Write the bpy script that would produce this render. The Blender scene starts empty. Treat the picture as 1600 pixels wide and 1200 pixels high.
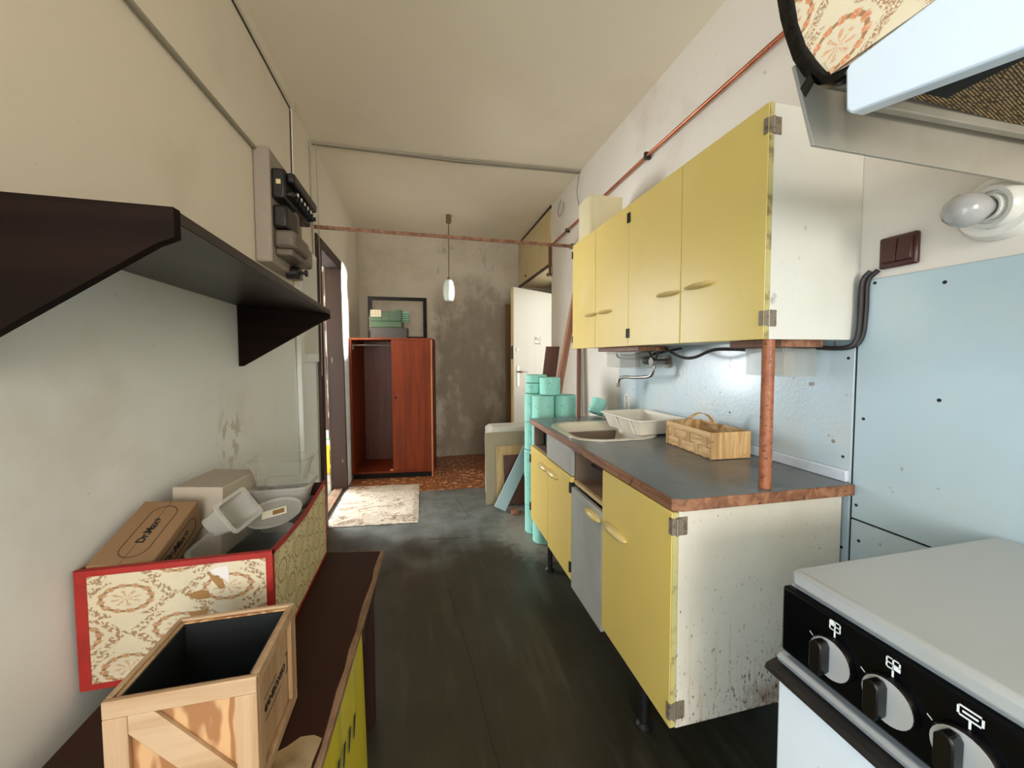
import bpy, bmesh, math, random
from mathutils import Vector, Matrix, Euler
random.seed(7)
PI = math.pi
S = bpy.context.scene
COL = S.collection

# ---------------------------------------------------------------- camera, light, exposure
H = 1.228
cd = bpy.data.cameras.new('camera'); cam = bpy.data.objects.new('camera', cd); COL.objects.link(cam)
yaw, pitch, roll = .230, .046, -.003
fw = Vector((math.sin(yaw)*math.cos(pitch), math.cos(yaw)*math.cos(pitch), -math.sin(pitch)))
rt = Vector((math.cos(yaw), -math.sin(yaw), 0)); up = rt.cross(fw)
rt, up = math.cos(roll)*rt+math.sin(roll)*up, -math.sin(roll)*rt+math.cos(roll)*up
M = Matrix((rt, up, -fw)).transposed().to_4x4(); M.translation = (0, 0, H)
cam.matrix_world = M
cd.sensor_width = 36; cd.lens = 601.2/1600*36
cd.shift_y = -(600-584.6)/1600; cd.clip_start = .02
S.camera = cam
S.view_settings.view_transform = 'Standard'; S.view_settings.look = 'None'
S.view_settings.gamma = 1; S.view_settings.use_curve_mapping = False
S.view_settings.exposure = 0.0

W = bpy.data.worlds.new('world'); S.world = W; W.use_nodes = True
W.node_tree.nodes['Background'].inputs[0].default_value = (.75, .87, 1, 1)
W.node_tree.nodes['Background'].inputs[1].default_value = .6

def area(name, loc, target, sx, sy, power, col):
    l = bpy.data.lights.new(name, 'AREA'); l.shape = 'RECTANGLE'; l.size = sx; l.size_y = sy
    l.energy = power; l.color = col
    o = bpy.data.objects.new(name, l); COL.objects.link(o); o.location = loc
    d = Vector(target)-Vector(loc)
    o.rotation_euler = d.to_track_quat('-Z', 'Y').to_euler()
    return o
# daylight: kitchen window in the left wall beside the photographer, window in the wall behind,
# window of the side room, stairwell beyond the entrance door
area('window_daylight_kitchen', (-.74, -.36, 1.15), (1.2, -.1, .95), .95, 2.0, 26, (.70, .87, 1))
area('window_daylight_rear', (.1, -3.5, 1.55), (.1, 2, 1.4), 1.4, 1.5, 125, (1, .975, .93))
area('window_daylight_side_room', (-2.5, 4.58, 1.42), (-.3, 3.3, .7), 1.35, 1.6, 245, (.93, .97, 1))
area('window_daylight_stairwell', (2.3, 3.82, 1.5), (0, 4.1, 1.3), .7, 1.6, 18, (1, .97, .92))

# low sun from the stairwell window, falling through the open entrance on the left wall
beam = area('window_sun_stairwell', (3.3, 3.63, 1.78), (-.69, 3.86, 1.75), .14, .8, 24, (1, .98, .95)); beam.data.spread = .09

# ---------------------------------------------------------------- helpers
def lin(c):
    return tuple((v/255/12.92 if v/255 <= .04045 else ((v/255+.055)/1.055)**2.4) for v in c)

class N:
    """tiny node-expression helper"""
    def __init__(s, m): s.nt = m.node_tree; s.n = s.nt.nodes; s.l = s.nt.links
    def new(s, t, **k):
        x = s.n.new(t)
        for a, b in k.items(): setattr(x, a, b)
        return x
    def put(s, inp, v):
        if hasattr(v, 'is_output') or isinstance(v, bpy.types.NodeSocket): s.l.new(v, inp)
        else: inp.default_value = v
    def math(s, op, a, b=0.0, c=0.0):
        x = s.new('ShaderNodeMath', operation=op)
        s.put(x.inputs[0], a); s.put(x.inputs[1], b); s.put(x.inputs[2], c)
        return x.outputs[0]
    def mix(s, f, a, b):
        x = s.new('ShaderNodeMix', data_type='RGBA')
        s.put(x.inputs[0], f)
        for i, v in ((6, a), (7, b)):
            s.put(x.inputs[i], v if isinstance(v, bpy.types.NodeSocket) else (*v, 1))
        return x.outputs[2]
    def ramp(s, v, lo, hi):
        x = s.new('ShaderNodeMapRange'); x.interpolation_type = 'SMOOTHSTEP'
        s.put(x.inputs[0], v); x.inputs[1].default_value = lo; x.inputs[2].default_value = hi
        return x.outputs[0]
    def coord(s, kind='Object', scale=(1, 1, 1), rot=(0, 0, 0)):
        t = s.new('ShaderNodeTexCoord'); m = s.new('ShaderNodeMapping')
        m.inputs['Scale'].default_value = scale; m.inputs['Rotation'].default_value = rot
        s.l.new(t.outputs[kind], m.inputs[0]); return m.outputs[0]
    def noise(s, co, scale, detail=4, rough=.6, dist=0):
        x = s.new('ShaderNodeTexNoise'); s.l.new(co, x.inputs['Vector'])
        x.inputs['Scale'].default_value = scale; x.inputs['Detail'].default_value = detail
        x.inputs['Roughness'].default_value = rough; x.inputs['Distortion'].default_value = dist
        return x.outputs[0]

def newmat(name):
    m = bpy.data.materials.new(name); m.use_nodes = True
    return m, N(m), m.node_tree.nodes['Principled BSDF']

def mat(name, col, rough=.5, metal=0, layers=(), bump=None, spec=.5, coat=0):
    """layers: (colour, noise scale, lo, hi, strength, stretch) mixed over the base colour"""
    m, n, b = newmat(name)
    c = lin(col)
    out = None
    for (c2, sc, lo, hi, st, stretch) in layers:
        v = n.ramp(n.noise(n.coord('Object', stretch), sc), lo, hi)
        v = n.math('MULTIPLY', v, st)
        out = n.mix(v, out if out is not None else c, lin(c2))
    if out is None: b.inputs['Base Color'].default_value = (*c, 1)
    else: n.l.new(out, b.inputs['Base Color'])
    b.inputs['Roughness'].default_value = rough; b.inputs['Metallic'].default_value = metal
    b.inputs['Specular IOR Level'].default_value = spec
    if coat: b.inputs['Coat Weight'].default_value = coat; b.inputs['Coat Roughness'].default_value = .15
    if bump:
        sc, st, dist = bump
        bp = n.new('ShaderNodeBump'); bp.inputs['Strength'].default_value = st; bp.inputs['Distance'].default_value = dist
        n.l.new(n.noise(n.coord(), sc, 3), bp.inputs['Height']); n.l.new(bp.outputs[0], b.inputs['Normal'])
    return m
ONE = (1, 1, 1)
def wood(name, c1, c2, axis=2, scale=14, rough=.5, contrast=(.35, .65), stretch=.06, extra=()):
    st = [1, 1, 1]; st[axis] = stretch
    m, n, b = newmat(name)
    v = n.ramp(n.noise(n.coord('Object', tuple(st)), scale, 5, .6, .6), *contrast)
    c = n.mix(v, lin(c1), lin(c2))
    for (c3, sc, lo, hi, s_, st3) in extra:
        c = n.mix(n.math('MULTIPLY', n.ramp(n.noise(n.coord('Object', st3), sc), lo, hi), s_), c, lin(c3))
    n.l.new(c, b.inputs['Base Color']); b.inputs['Roughness'].default_value = rough
    bp = n.new('ShaderNodeBump'); bp.inputs['Strength'].default_value = .15; bp.inputs['Distance'].default_value = .001
    n.l.new(v, bp.inputs['Height']); n.l.new(bp.outputs[0], b.inputs['Normal'])
    return m

def wallpaper(name, ground, ink, ink2, cell=(.185, .074), ns=1.0):
    """ovals of little flowers in a lattice, from UV metres"""
    m, n, b = newmat(name)
    t = n.new('ShaderNodeTexCoord'); sp = n.new('ShaderNodeSeparateXYZ'); n.l.new(t.outputs['UV'], sp.inputs[0])
    wob = n.noise(n.coord('UV'), 60, 2)
    u = n.math('DIVIDE', sp.outputs[0], cell[0]); v = n.math('DIVIDE', sp.outputs[1], cell[1])
    u = n.math('ADD', u, n.math('MULTIPLY', n.math('SUBTRACT', wob, .5), .05))
    row = n.math('FLOOR', v); odd = n.math('MULTIPLY', n.math('MODULO', n.math('ABSOLUTE', row), 2), .5)
    fu = n.math('SUBTRACT', n.math('FRACT', n.math('ADD', u, odd)), .5)
    fv = n.math('SUBTRACT', n.math('FRACT', v), .5)
    fe = n.math('MULTIPLY', fu, 1.5)
    r = n.math('SQRT', n.math('ADD', n.math('MULTIPLY', fe, fe), n.math('MULTIPLY', fv, fv)))
    th = n.math('ARCTAN2', fv, fe)
    def band(x, c, w): return n.math('SUBTRACT', 1, n.ramp(n.math('ABSOLUTE', n.math('SUBTRACT', x, c)), w*.55, w))
    pet = n.math('SINE', n.math('MULTIPLY', th, 12))
    ring = n.math('MULTIPLY', band(r, .36, .075), n.ramp(pet, -.35, .35))
    leafs = n.math('MULTIPLY', band(r, .36, .04), n.ramp(pet, .1, -.3))
    star = n.math('MULTIPLY', n.math('SUBTRACT', 1, n.ramp(r, .2, .25)), n.ramp(n.math('SINE', n.math('MULTIPLY', th, 8)), .1, .5))
    # lattice of sprigs between the ovals
    fu2 = n.math('SUBTRACT', .5, n.math('ABSOLUTE', fu)); fv2 = n.math('SUBTRACT', .5, n.math('ABSOLUTE', fv))
    dg = n.math('ABSOLUTE', n.math('SUBTRACT', fu2, n.math('MULTIPLY', fv2, 1.0)))
    dia = n.math('ADD', n.math('ABSOLUTE', fu), n.math('MULTIPLY', n.math('ABSOLUTE', fv), .5))
    lat = n.math('MULTIPLY', n.math('MULTIPLY', n.ramp(r, .47, .5), band(dia, .44, .09)), n.ramp(n.noise(n.coord('UV'), 150*ns, 1), .46, .53))
    cloud = n.ramp(n.noise(n.coord('UV'), 190, 2), .38, .5)
    g = n.mix(n.math('MULTIPLY', n.ramp(n.noise(n.coord('UV'), 7), .4, .75), .35), lin(ground), lin(tuple(int(x*.78) for x in ground)))
    c = n.mix(n.math('MULTIPLY', n.math('MULTIPLY', star, cloud), .6), g, lin(ink2))
    c = n.mix(n.math('MULTIPLY', lat, .8), c, lin(ink))
    c = n.mix(n.math('MULTIPLY', leafs, .9), c, lin(ink))
    c = n.mix(n.math('MULTIPLY', ring, n.math('ADD', .45, n.math('MULTIPLY', cloud, .45))), c, lin(ink2))
    n.l.new(c, b.inputs['Base Color']); b.inputs['Roughness'].default_value = .55
    return m

class MB:
    def __init__(s): s.bm = bmesh.new()
    def _faces(s, vs, fs):
        v = [s.bm.verts.new(p) for p in vs]
        for f in fs:
            try: s.bm.faces.new([v[i] for i in f])
            except ValueError: pass
        return s
    def box(s, x0, x1, y0, y1, z0, z1, mx=None):
        p = [Vector((x, y, z)) for x in (x0, x1) for y in (y0, y1) for z in (z0, z1)]
        if mx is not None: p = [mx @ q for q in p]
        return s._faces(p, [(0, 1, 3, 2), (4, 6, 7, 5), (0, 4, 5, 1), (2, 3, 7, 6), (0, 2, 6, 4), (1, 5, 7, 3)])
    def prism(s, pts, vec):
        """closed polygon pts (3-D), extruded along vec"""
        n = len(pts); v = Vector(vec); a = [Vector(p) for p in pts]
        nr = Vector((0, 0, 0))
        for i in range(n): nr += a[i].cross(a[(i+1) % n])
        if nr.dot(v) > 0: a.reverse()
        b = [p+v for p in a]
        return s._faces(a+b, [tuple(range(n)), tuple(range(2*n-1, n-1, -1))]+[(i, i+n, (i+1) % n+n, (i+1) % n) for i in range(n)])
    def tube(s, path, r, n=10, cap=True):
        P = [Vector(p) for p in path]; rings = []
        up0 = None
        for i, p in enumerate(P):
            d = (P[min(i+1, len(P)-1)]-P[max(i-1, 0)]).normalized()
            if up0 is None: up0 = d.orthogonal().normalized()
            up0 = (up0-d*up0.dot(d)).normalized(); w = d.cross(up0)
            rr = r[i] if isinstance(r, (list, tuple)) else r
            rings.append([s.bm.verts.new(p+up0*math.cos(2*PI*k/n)*rr+w*math.sin(2*PI*k/n)*rr) for k in range(n)])
        for a, b in zip(rings, rings[1:]):
            for k in range(n): s.bm.faces.new((a[k], a[(k+1) % n], b[(k+1) % n], b[k]))
        if cap: s.bm.faces.new(rings[0][::-1]); s.bm.faces.new(rings[-1])
        return s
    def lathe(s, prof, c=(0, 0, 0), axis='Z', n=24, sc=(1, 1)):
        """prof: (radius, height)"""
        c = Vector(c); rings = []
        def pt(r, h, a):
            x, y = math.cos(a)*r*sc[0], math.sin(a)*r*sc[1]
            return c+Vector({'Z': (x, y, h), 'X': (h, x, y), 'Y': (y, h, x)}[axis])
        for r, h in prof:
            if r < 1e-6: rings.append([s.bm.verts.new(pt(0, h, 0))])
            else: rings.append([s.bm.verts.new(pt(r, h, 2*PI*k/n)) for k in range(n)])
        for a, b in zip(rings, rings[1:]):
            for k in range(n):
                k2 = (k+1) % n
                if len(a) == 1 and len(b) == 1: continue
                if len(a) == 1: s.bm.faces.new((a[0], b[k2], b[k]))
                elif len(b) == 1: s.bm.faces.new((a[k], a[k2], b[0]))
                else: s.bm.faces.new((a[k], a[k2], b[k2], b[k]))
        return s
    def ell(s, c, r, half=None, n=16, m=8):
        c = Vector(c); rows = []
        for i in range(m+1):
            t = PI*i/m
            rows.append([s.bm.verts.new(c+Vector((r[0]*math.sin(t)*math.cos(2*PI*k/n), r[1]*math.cos(t), r[2]*math.sin(t)*math.sin(2*PI*k/n)))) for k in range(n)])
        for a, b in zip(rows, rows[1:]):
            for k in range(n): s.bm.faces.new((a[k], b[k], b[(k+1) % n], a[(k+1) % n]))
        bmesh.ops.remove_doubles(s.bm, verts=s.bm.verts, dist=1e-6)
        return s
    def text(s, body, size, mx, depth=.0006, spacing=1.0, bold=0):
        cu = bpy.data.curves.new('t', 'FONT'); cu.body = body; cu.size = size; cu.extrude = depth
        cu.align_x = 'CENTER'; cu.align_y = 'CENTER'; cu.space_character = spacing; cu.resolution_u = 3; cu.offset = bold
        o = bpy.data.objects.new('t', cu); COL.objects.link(o)
        dg = bpy.context.evaluated_depsgraph_get(); dg.update()
        me = bpy.data.meshes.new_from_object(o.evaluated_get(dg)); me.transform(mx)
        s.bm.from_mesh(me); bpy.data.meshes.remove(me); bpy.data.objects.remove(o); bpy.data.curves.remove(cu)
        return s

def obj(name, mb, m, parent=None, bevel=0, off=None, inv=None, smooth=38):
    """one mesh object; coordinates given in world space when off/inv is set"""
    bm = mb.bm
    if inv is not None: bmesh.ops.transform(bm, matrix=inv, verts=bm.verts)
    bmesh.ops.recalc_face_normals(bm, faces=bm.faces)
    uv = bm.loops.layers.uv.new('UVMap')
    for f in bm.faces:
        a = [abs(x) for x in f.normal]; i = a.index(max(a))
        for l in f.loops:
            p = l.vert.co
            l[uv].uv = (p.y, p.z) if i == 0 else (p.x, p.z) if i == 1 else (p.x, p.y)
    me = bpy.data.meshes.new(name); bm.to_mesh(me); bm.free()
    for mm in (m if isinstance(m, (list, tuple)) else [m]): me.materials.append(mm)
    if smooth:
        for p in me.polygons: p.use_smooth = True
        me.set_sharp_from_angle(angle=math.radians(smooth))
    o = bpy.data.objects.new(name, me); COL.objects.link(o)
    if parent is not None: o.parent = parent
    if bevel:
        b = o.modifiers.new('edge', 'BEVEL'); b.width = bevel; b.segments = 2; b.limit_method = 'ANGLE'; b.angle_limit = .7
    return o

def thing(name, label, cat, loc=(0, 0, 0), rot=(0, 0, 0), group=None):
    o = bpy.data.objects.new(name, None); COL.objects.link(o)
    o.location = loc; o.rotation_euler = rot; o.empty_display_size = .1
    o['label'] = label; o['category'] = cat
    if group: o['group'] = group
    return o
def inv_of(t):
    if t is None: return None
    m = Matrix.LocRotScale(t.location, t.rotation_euler, None)
    q = t.parent
    return m.inverted()
def part(name, mb, m, t, bevel=0, sub=None, world=True, **k):
    """part of thing t built in world coordinates (world) or in the thing's own"""
    return obj(name, mb, m, sub or t, bevel, inv=inv_of(t) if world else None, **k)
def solo(name, mb, m, label, cat, bevel=0, loc=(0, 0, 0), group=None):
    o = obj(name, mb, m, None, bevel, inv=Matrix.Translation(loc).inverted()); o.location = loc
    o['label'] = label; o['category'] = cat
    if group: o['group'] = group
    return o
def struct(name, mb, m, parent=None, bevel=0, **k):
    o = obj(name, mb, m, parent, bevel, **k)
    if parent is None: o['kind'] = 'structure'
    return o
def copy_tree(root, loc, label=None):
    r = root.copy(); COL.objects.link(r); r.location = loc
    if label: r['label'] = label
    for ch in list(root.children):
        c = ch.copy(); COL.objects.link(c); c.parent = r
        for g in ch.children:
            d = g.copy(); COL.objects.link(d); d.parent = c
    return r

def arc(c, r, a0, a1, n=8, plane='XY'):
    out = []
    for i in range(n+1):
        a = a0+(a1-a0)*i/n; x, y = math.cos(a)*r, math.sin(a)*r
        out.append((c[0]+x, c[1]+y))
    return out
def rrect(x0, x1, y0, y1, r, n=6):
    return arc((x1-r, y1-r), r, 0, PI/2, n)+arc((x0+r, y1-r), r, PI/2, PI, n)+arc((x0+r, y0+r), r, PI, 1.5*PI, n)+arc((x1-r, y0+r), r, 1.5*PI, 2*PI, n)
def smoothpath(pts, n=8):
    """Catmull-Rom through 3-D points"""
    P = [Vector(p) for p in pts]; P = [P[0]*2-P[1]]+P+[P[-1]*2-P[-2]]; out = []
    for i in range(1, len(P)-2):
        for k in range(n):
            t = k/n
            out.append(.5*((2*P[i])+(P[i+1]-P[i-1])*t+(2*P[i-1]-5*P[i]+4*P[i+1]-P[i+2])*t*t+(3*P[i]-P[i-1]-3*P[i+1]+P[i+2])*t**3))
    out.append(P[-2]); return out

# ---------------------------------------------------------------- materials
XL, XR, XC, XU = -.696, 1.212, .623, .898
ZC, ZW, YE = 2.655, .86, 4.764
m_wall0 = mat('wall_paint_plain', (222, 213, 196), .75, layers=[((196, 182, 158), 1.6, .45, .75, .55, ONE), ((226, 222, 212), 2.3, .5, .8, .6, ONE), ((150, 136, 112), 38, .7, .76, .35, ONE)], bump=(60, .12, .004))
m_wall_r = mat('wall_paint_warm', (226, 218, 206), .7, layers=[((190, 170, 148), 2.1, .52, .8, .6, ONE), ((120, 98, 80), 30, .7, .76, .3, ONE)], bump=(60, .1, .004))
m_ceil = mat('ceiling_paint', (234, 223, 200), .85, layers=[((216, 202, 176), 1.1, .45, .8, .5, ONE)], bump=(90, .1, .003))
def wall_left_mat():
    # cream paint; cool window light below, warm bounce above, put into the colour
    m, n, b = newmat('light_graded_wall_paint')
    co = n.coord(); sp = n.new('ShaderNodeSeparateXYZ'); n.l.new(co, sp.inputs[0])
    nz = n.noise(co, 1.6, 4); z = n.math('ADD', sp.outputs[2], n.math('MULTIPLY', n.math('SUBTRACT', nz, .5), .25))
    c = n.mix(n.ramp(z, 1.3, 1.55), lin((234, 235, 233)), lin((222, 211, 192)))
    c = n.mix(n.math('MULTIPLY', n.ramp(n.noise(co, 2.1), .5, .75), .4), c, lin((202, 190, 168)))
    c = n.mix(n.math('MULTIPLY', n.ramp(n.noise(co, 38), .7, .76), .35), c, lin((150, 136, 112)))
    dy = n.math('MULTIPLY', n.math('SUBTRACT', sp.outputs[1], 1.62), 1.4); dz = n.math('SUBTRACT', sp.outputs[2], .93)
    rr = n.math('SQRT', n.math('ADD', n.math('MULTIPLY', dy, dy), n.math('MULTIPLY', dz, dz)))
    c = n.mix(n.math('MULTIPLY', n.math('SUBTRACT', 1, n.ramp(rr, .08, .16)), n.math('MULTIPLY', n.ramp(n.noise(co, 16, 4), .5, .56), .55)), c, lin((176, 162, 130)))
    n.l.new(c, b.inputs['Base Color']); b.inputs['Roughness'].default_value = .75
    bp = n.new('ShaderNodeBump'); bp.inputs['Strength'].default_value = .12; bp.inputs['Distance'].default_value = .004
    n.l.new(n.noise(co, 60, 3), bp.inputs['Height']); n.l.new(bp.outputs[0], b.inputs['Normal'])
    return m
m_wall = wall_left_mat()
# far wall: pale paint with a large damp, peeled patch right of the middle
def far_wall():
    m, n, b = newmat('damp_wall')
    co = n.coord('Object'); sp = n.new('ShaderNodeSeparateXYZ'); n.l.new(co, sp.inputs[0])
    nz = n.noise(co, 2.2, 6, .65); fine = n.noise(n.coord('Object', (1, 1, .55)), 6, 6, .62)
    edge = n.math('ADD', sp.outputs[0], n.math('MULTIPLY', n.math('SUBTRACT', nz, .5), .5))
    top = n.math('ADD', sp.outputs[2], n.math('MULTIPLY', n.math('SUBTRACT', nz, .5), 1.1))
    mask = n.math('MULTIPLY', n.ramp(edge, .12, .24), n.math('SUBTRACT', 1, n.ramp(top, 1.75, 2.2)))
    mask = n.math('MULTIPLY', mask, n.math('SUBTRACT', 1, n.math('MULTIPLY', n.ramp(fine, .54, .7), .75)))
    low = n.math('MULTIPLY', n.ramp(fine, .42, .62), .5)
    c = n.mix(n.ramp(nz, .45, .7), lin((196, 186, 168)), lin((182, 170, 150)))
    c = n.mix(n.math('MULTIPLY', n.ramp(fine, .6, .68), .5), c, lin((138, 126, 110)))
    c = n.mix(n.math('MULTIPLY', mask, .9), c, n.mix(low, lin((138, 124, 108)), lin((168, 154, 136))))
    n.l.new(c, b.inputs['Base Color']); b.inputs['Roughness'].default_value = .85
    bp = n.new('ShaderNodeBump'); bp.inputs['Strength'].default_value = .4; bp.inputs['Distance'].default_value = .004
    n.l.new(mask, bp.inputs['Height']); n.l.new(bp.outputs[0], b.inputs['Normal'])
    return m
m_far = far_wall()
def floor_mat():
    m, n, b = newmat('worn_linoleum')
    co = n.coord('Object')
    big = n.noise(co, 1.7, 5, .6); st = n.noise(n.coord('Object', (1, .12, 1)), 14, 4, .6); fine = n.noise(co, 22, 4, .7)
    c = n.mix(n.ramp(big, .35, .7), lin((42, 37, 25)), lin((58, 55, 43)))
    c = n.mix(n.math('MULTIPLY', n.ramp(st, .5, .7), .25), c, lin((92, 90, 78)))
    sp = n.new('ShaderNodeSeparateXYZ'); n.l.new(co, sp.inputs[0])
    worn = n.math('MULTIPLY', n.ramp(n.math('ADD', sp.outputs[1], n.math('MULTIPLY', n.math('SUBTRACT', big, .5), 1.6)), 2.2, 2.9), n.math('ADD', .45, n.math('MULTIPLY', n.ramp(n.noise(co, 7, 6, .65), .3, .7), .55)))  # wear at the far end, with the doorway's reflected light put into the colour
    c = n.mix(n.math('MULTIPLY', worn, .7), c, lin((132, 137, 134)))
    dx = n.math('SUBTRACT', sp.outputs[0], .74); dy = n.math('MULTIPLY', n.math('SUBTRACT', sp.outputs[1], 2.55), .6)
    rr = n.math('ADD', n.math('SQRT', n.math('ADD', n.math('MULTIPLY', dx, dx), n.math('MULTIPLY', dy, dy))), n.math('MULTIPLY', n.math('SUBTRACT', fine, .5), .3))
    dust = n.math('SUBTRACT', 1, n.ramp(rr, .12, .3))
    c = n.mix(n.math('MULTIPLY', dust, .6), c, lin((150, 138, 124)))
    n.l.new(c, b.inputs['Base Color'])
    r = n.new('ShaderNodeMapRange'); n.l.new(fine, r.inputs[0]); r.inputs[3].default_value = .3; r.inputs[4].default_value = .5
    n.l.new(r.outputs[0], b.inputs['Roughness'])
    bp = n.new('ShaderNodeBump'); bp.inputs['Strength'].default_value = .2; bp.inputs['Distance'].default_value = .004
    n.l.new(big, bp.inputs['Height']); n.l.new(bp.outputs[0], b.inputs['Normal'])
    return m
m_floor = floor_mat()
def lino_mat():
    m, n, b = newmat('patterned_linoleum')
    t = n.new('ShaderNodeTexVoronoi'); t.distance = 'MANHATTAN'; t.inputs['Scale'].default_value = 1
    t.inputs['Randomness'].default_value = .35
    n.l.new(n.coord('Object', (11, 11, 11), (0, 0, .7)), t.inputs['Vector'])
    v = n.ramp(t.outputs['Distance'], .3, .42)
    v = n.math('MULTIPLY', v, n.ramp(n.noise(n.coord(), 34, 2), .3, .5))
    c = n.mix(v, lin((206, 148, 102)), lin((132, 76, 44)))
    c = n.mix(n.math('MULTIPLY', n.ramp(n.noise(n.coord(), 3), .45, .7), .4), c, lin((110, 72, 48)))
    n.l.new(c, b.inputs['Base Color']); b.inputs['Roughness'].default_value = .4
    return m
m_lino = lino_mat()
m_blue = mat('blue_grey_paint', (186, 205, 212), .27, layers=[((170, 188, 194), 1.6, .4, .7, .5, ONE), ((196, 204, 200), 2.6, .5, .75, .5, ONE), ((120, 108, 92), 26, .71, .75, .45, ONE)], bump=(70, .12, .003))
m_blue2 = mat('splash_paint', (186, 202, 208), .3, coat=.35, layers=[((160, 176, 182), 1.8, .4, .7, .5, ONE), ((206, 206, 198), 3, .5, .75, .6, ONE), ((116, 84, 58), 24, .66, .72, .75, ONE), ((130, 104, 80), 6, .66, .74, .5, ONE)], bump=(95, .22, .004))
m_white = mat('old_white_paint', (216, 213, 202), .42, layers=[((196, 190, 174), 2.3, .45, .75, .5, ONE), ((120, 112, 100), 13, .69, .77, .5, ONE)], spec=.4)
def stained_white():
    m, n, b = newmat('stained_white_panel')
    co = n.coord('Object'); sp = n.new('ShaderNodeSeparateXYZ'); n.l.new(co, sp.inputs[0])
    low = n.ramp(sp.outputs[2], .62, .24)       # streaks get denser where spills ran down
    right = n.ramp(sp.outputs[0], -.26, .19)
    specks = n.noise(n.coord('Object', (1, 1, .34)), 120, 4, .7)
    streak = n.noise(n.coord('Object', (1, 1, .05)), 48, 3, .6)
    thr = n.math('SUBTRACT', specks, n.math('SUBTRACT', .645, n.math('MULTIPLY', low, n.math('ADD', .05, n.math('MULTIPLY', right, .075)))))
    dots = n.ramp(thr, 0, .04)
    st = n.math('MULTIPLY', n.ramp(streak, .52, .72), n.math('MULTIPLY', low, .5))
    big = n.noise(co, 2.2)
    c = n.mix(n.ramp(big, .4, .7), lin((220, 213, 198)), lin((208, 200, 182)))
    c = n.mix(st, c, lin((160, 128, 86)))
    rust = n.math('MULTIPLY', n.ramp(sp.outputs[2], .33, .25), n.ramp(n.noise(co, 9, 5), .4, .6))
    c = n.mix(n.math('MULTIPLY', rust, n.math('ADD', .4, n.math('MULTIPLY', right, .5))), c, lin((134, 84, 46)))
    c = n.mix(n.math('MULTIPLY', dots, .9), c, lin((92, 66, 42)))
    n.l.new(c, b.inputs['Base Color']); b.inputs['Roughness'].default_value = .4
    return m
m_stain = stained_white()
YEL = (224, 196, 112)
m_yellow = mat('yellow_lacquer', YEL, .33, layers=[((208, 182, 98), 2, .4, .75, .6, ONE), ((226, 210, 150), 3.4, .55, .8, .45, ONE), ((150, 118, 66), 12, .68, .78, .45, ONE)], bump=(45, .06, .003))
m_yellow2 = mat('yellow_lacquer_base', (224, 194, 104), .36, layers=[((212, 184, 96), 2.2, .4, .75, .6, ONE), ((140, 110, 60), 15, .68, .77, .5, ONE)], bump=(45, .06, .003))
m_grey = mat('grey_laminate', (168, 167, 158), .42, layers=[((146, 145, 136), 5, .4, .7, .6, ONE), ((176, 174, 166), 9, .55, .8, .4, (1, 1, .3))])
m_handle = mat('cream_plastic', (210, 186, 122), .3, layers=[((186, 160, 98), 20, .45, .7, .5, ONE)])
m_hinge = mat('hinge_steel', (140, 128, 112), .45, .35, layers=[((70, 48, 34), 60, .5, .7, .7, ONE)])
m_black = mat('black_metal', (24, 23, 22), .4)
m_matblack = mat('dark_void', (16, 14, 13), .8)
m_top = mat('grey_worktop', (104, 107, 108), .27, layers=[((124, 126, 122), 2.5, .4, .7, .6, ONE), ((74, 74, 72), 6, .5, .75, .6, ONE), ((138, 124, 98), 4, .66, .76, .5, ONE)], bump=(30, .08, .003))
m_edge = wood('worn_wood_edging', (156, 108, 76), (112, 70, 46), 1, 30, .5, extra=[((66, 42, 30), 40, .58, .68, .8, ONE), ((190, 150, 118), 18, .6, .75, .6, ONE)])
m_post = mat('rusty_copper', (158, 94, 58), .45, 0, layers=[((130, 68, 40), 50, .45, .65, .7, ONE), ((186, 122, 80), 60, .58, .72, .6, ONE), ((70, 40, 28), 110, .58, .66, .85, ONE)])
m_copper = mat('copper_pipe', (186, 112, 82), .3, .75, layers=[((140, 78, 54), 12, .4, .7, .6, ONE)])
m_brownpipe = mat('brown_painted_pipe', (104, 62, 40), .5)
m_enamel = mat('beige_enamel', (206, 198, 178), .25, layers=[((170, 158, 132), 4, .45, .75, .6, ONE)], coat=.4)
m_enamel_in = mat('sink_bowl_enamel', (216, 206, 182), .3, layers=[((194, 182, 156), 5, .45, .75, .5, ONE)])
m_tray = mat('ivory_plastic', (226, 218, 200), .32, layers=[((200, 184, 156), 6, .5, .8, .4, ONE)])
m_chip = wood('woven_wood_chip', (226, 190, 136), (196, 152, 98), 1, 60, .6, extra=[((120, 76, 44), 40, .68, .74, .6, ONE)])
m_chip2 = wood('woven_wood_chip_cross', (214, 176, 120), (178, 134, 84), 2, 60, .6, extra=[((120, 76, 44), 40, .68, .74, .6, ONE)])
m_steel = mat('dull_chrome', (140, 136, 128), .28, .9)
m_cable = mat('black_cable', (38, 32, 30), .5)
m_cablew = mat('grey_cable', (150, 142, 126), .6)
def glassy(name, col, a, rough=.08):
    m, n, b = newmat(name)
    g = n.new('ShaderNodeBsdfTransparent'); g.inputs[0].default_value = (.95, .95, .94, 1)
    mx = n.new('ShaderNodeMixShader'); b.inputs['Base Color'].default_value = (*lin(col), 1); b.inputs['Roughness'].default_value = rough
    b.inputs['Specular IOR Level'].default_value = .7
    fr = n.new('ShaderNodeLayerWeight'); fr.inputs[0].default_value = .45
    v = n.math('ADD', n.math('MULTIPLY', fr.outputs['Facing'], .3), a)
    n.l.new(v, mx.inputs[0]); n.l.new(g.outputs[0], mx.inputs[1]); n.l.new(b.outputs[0], mx.inputs[2])
    n.l.new(mx.outputs[0], n.n['Material Output'].inputs[0]); return m
m_clear = glassy('clear_plastic', (212, 210, 202), .02)
m_frost = glassy('milky_plastic', (205, 202, 194), .3, .3)
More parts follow.
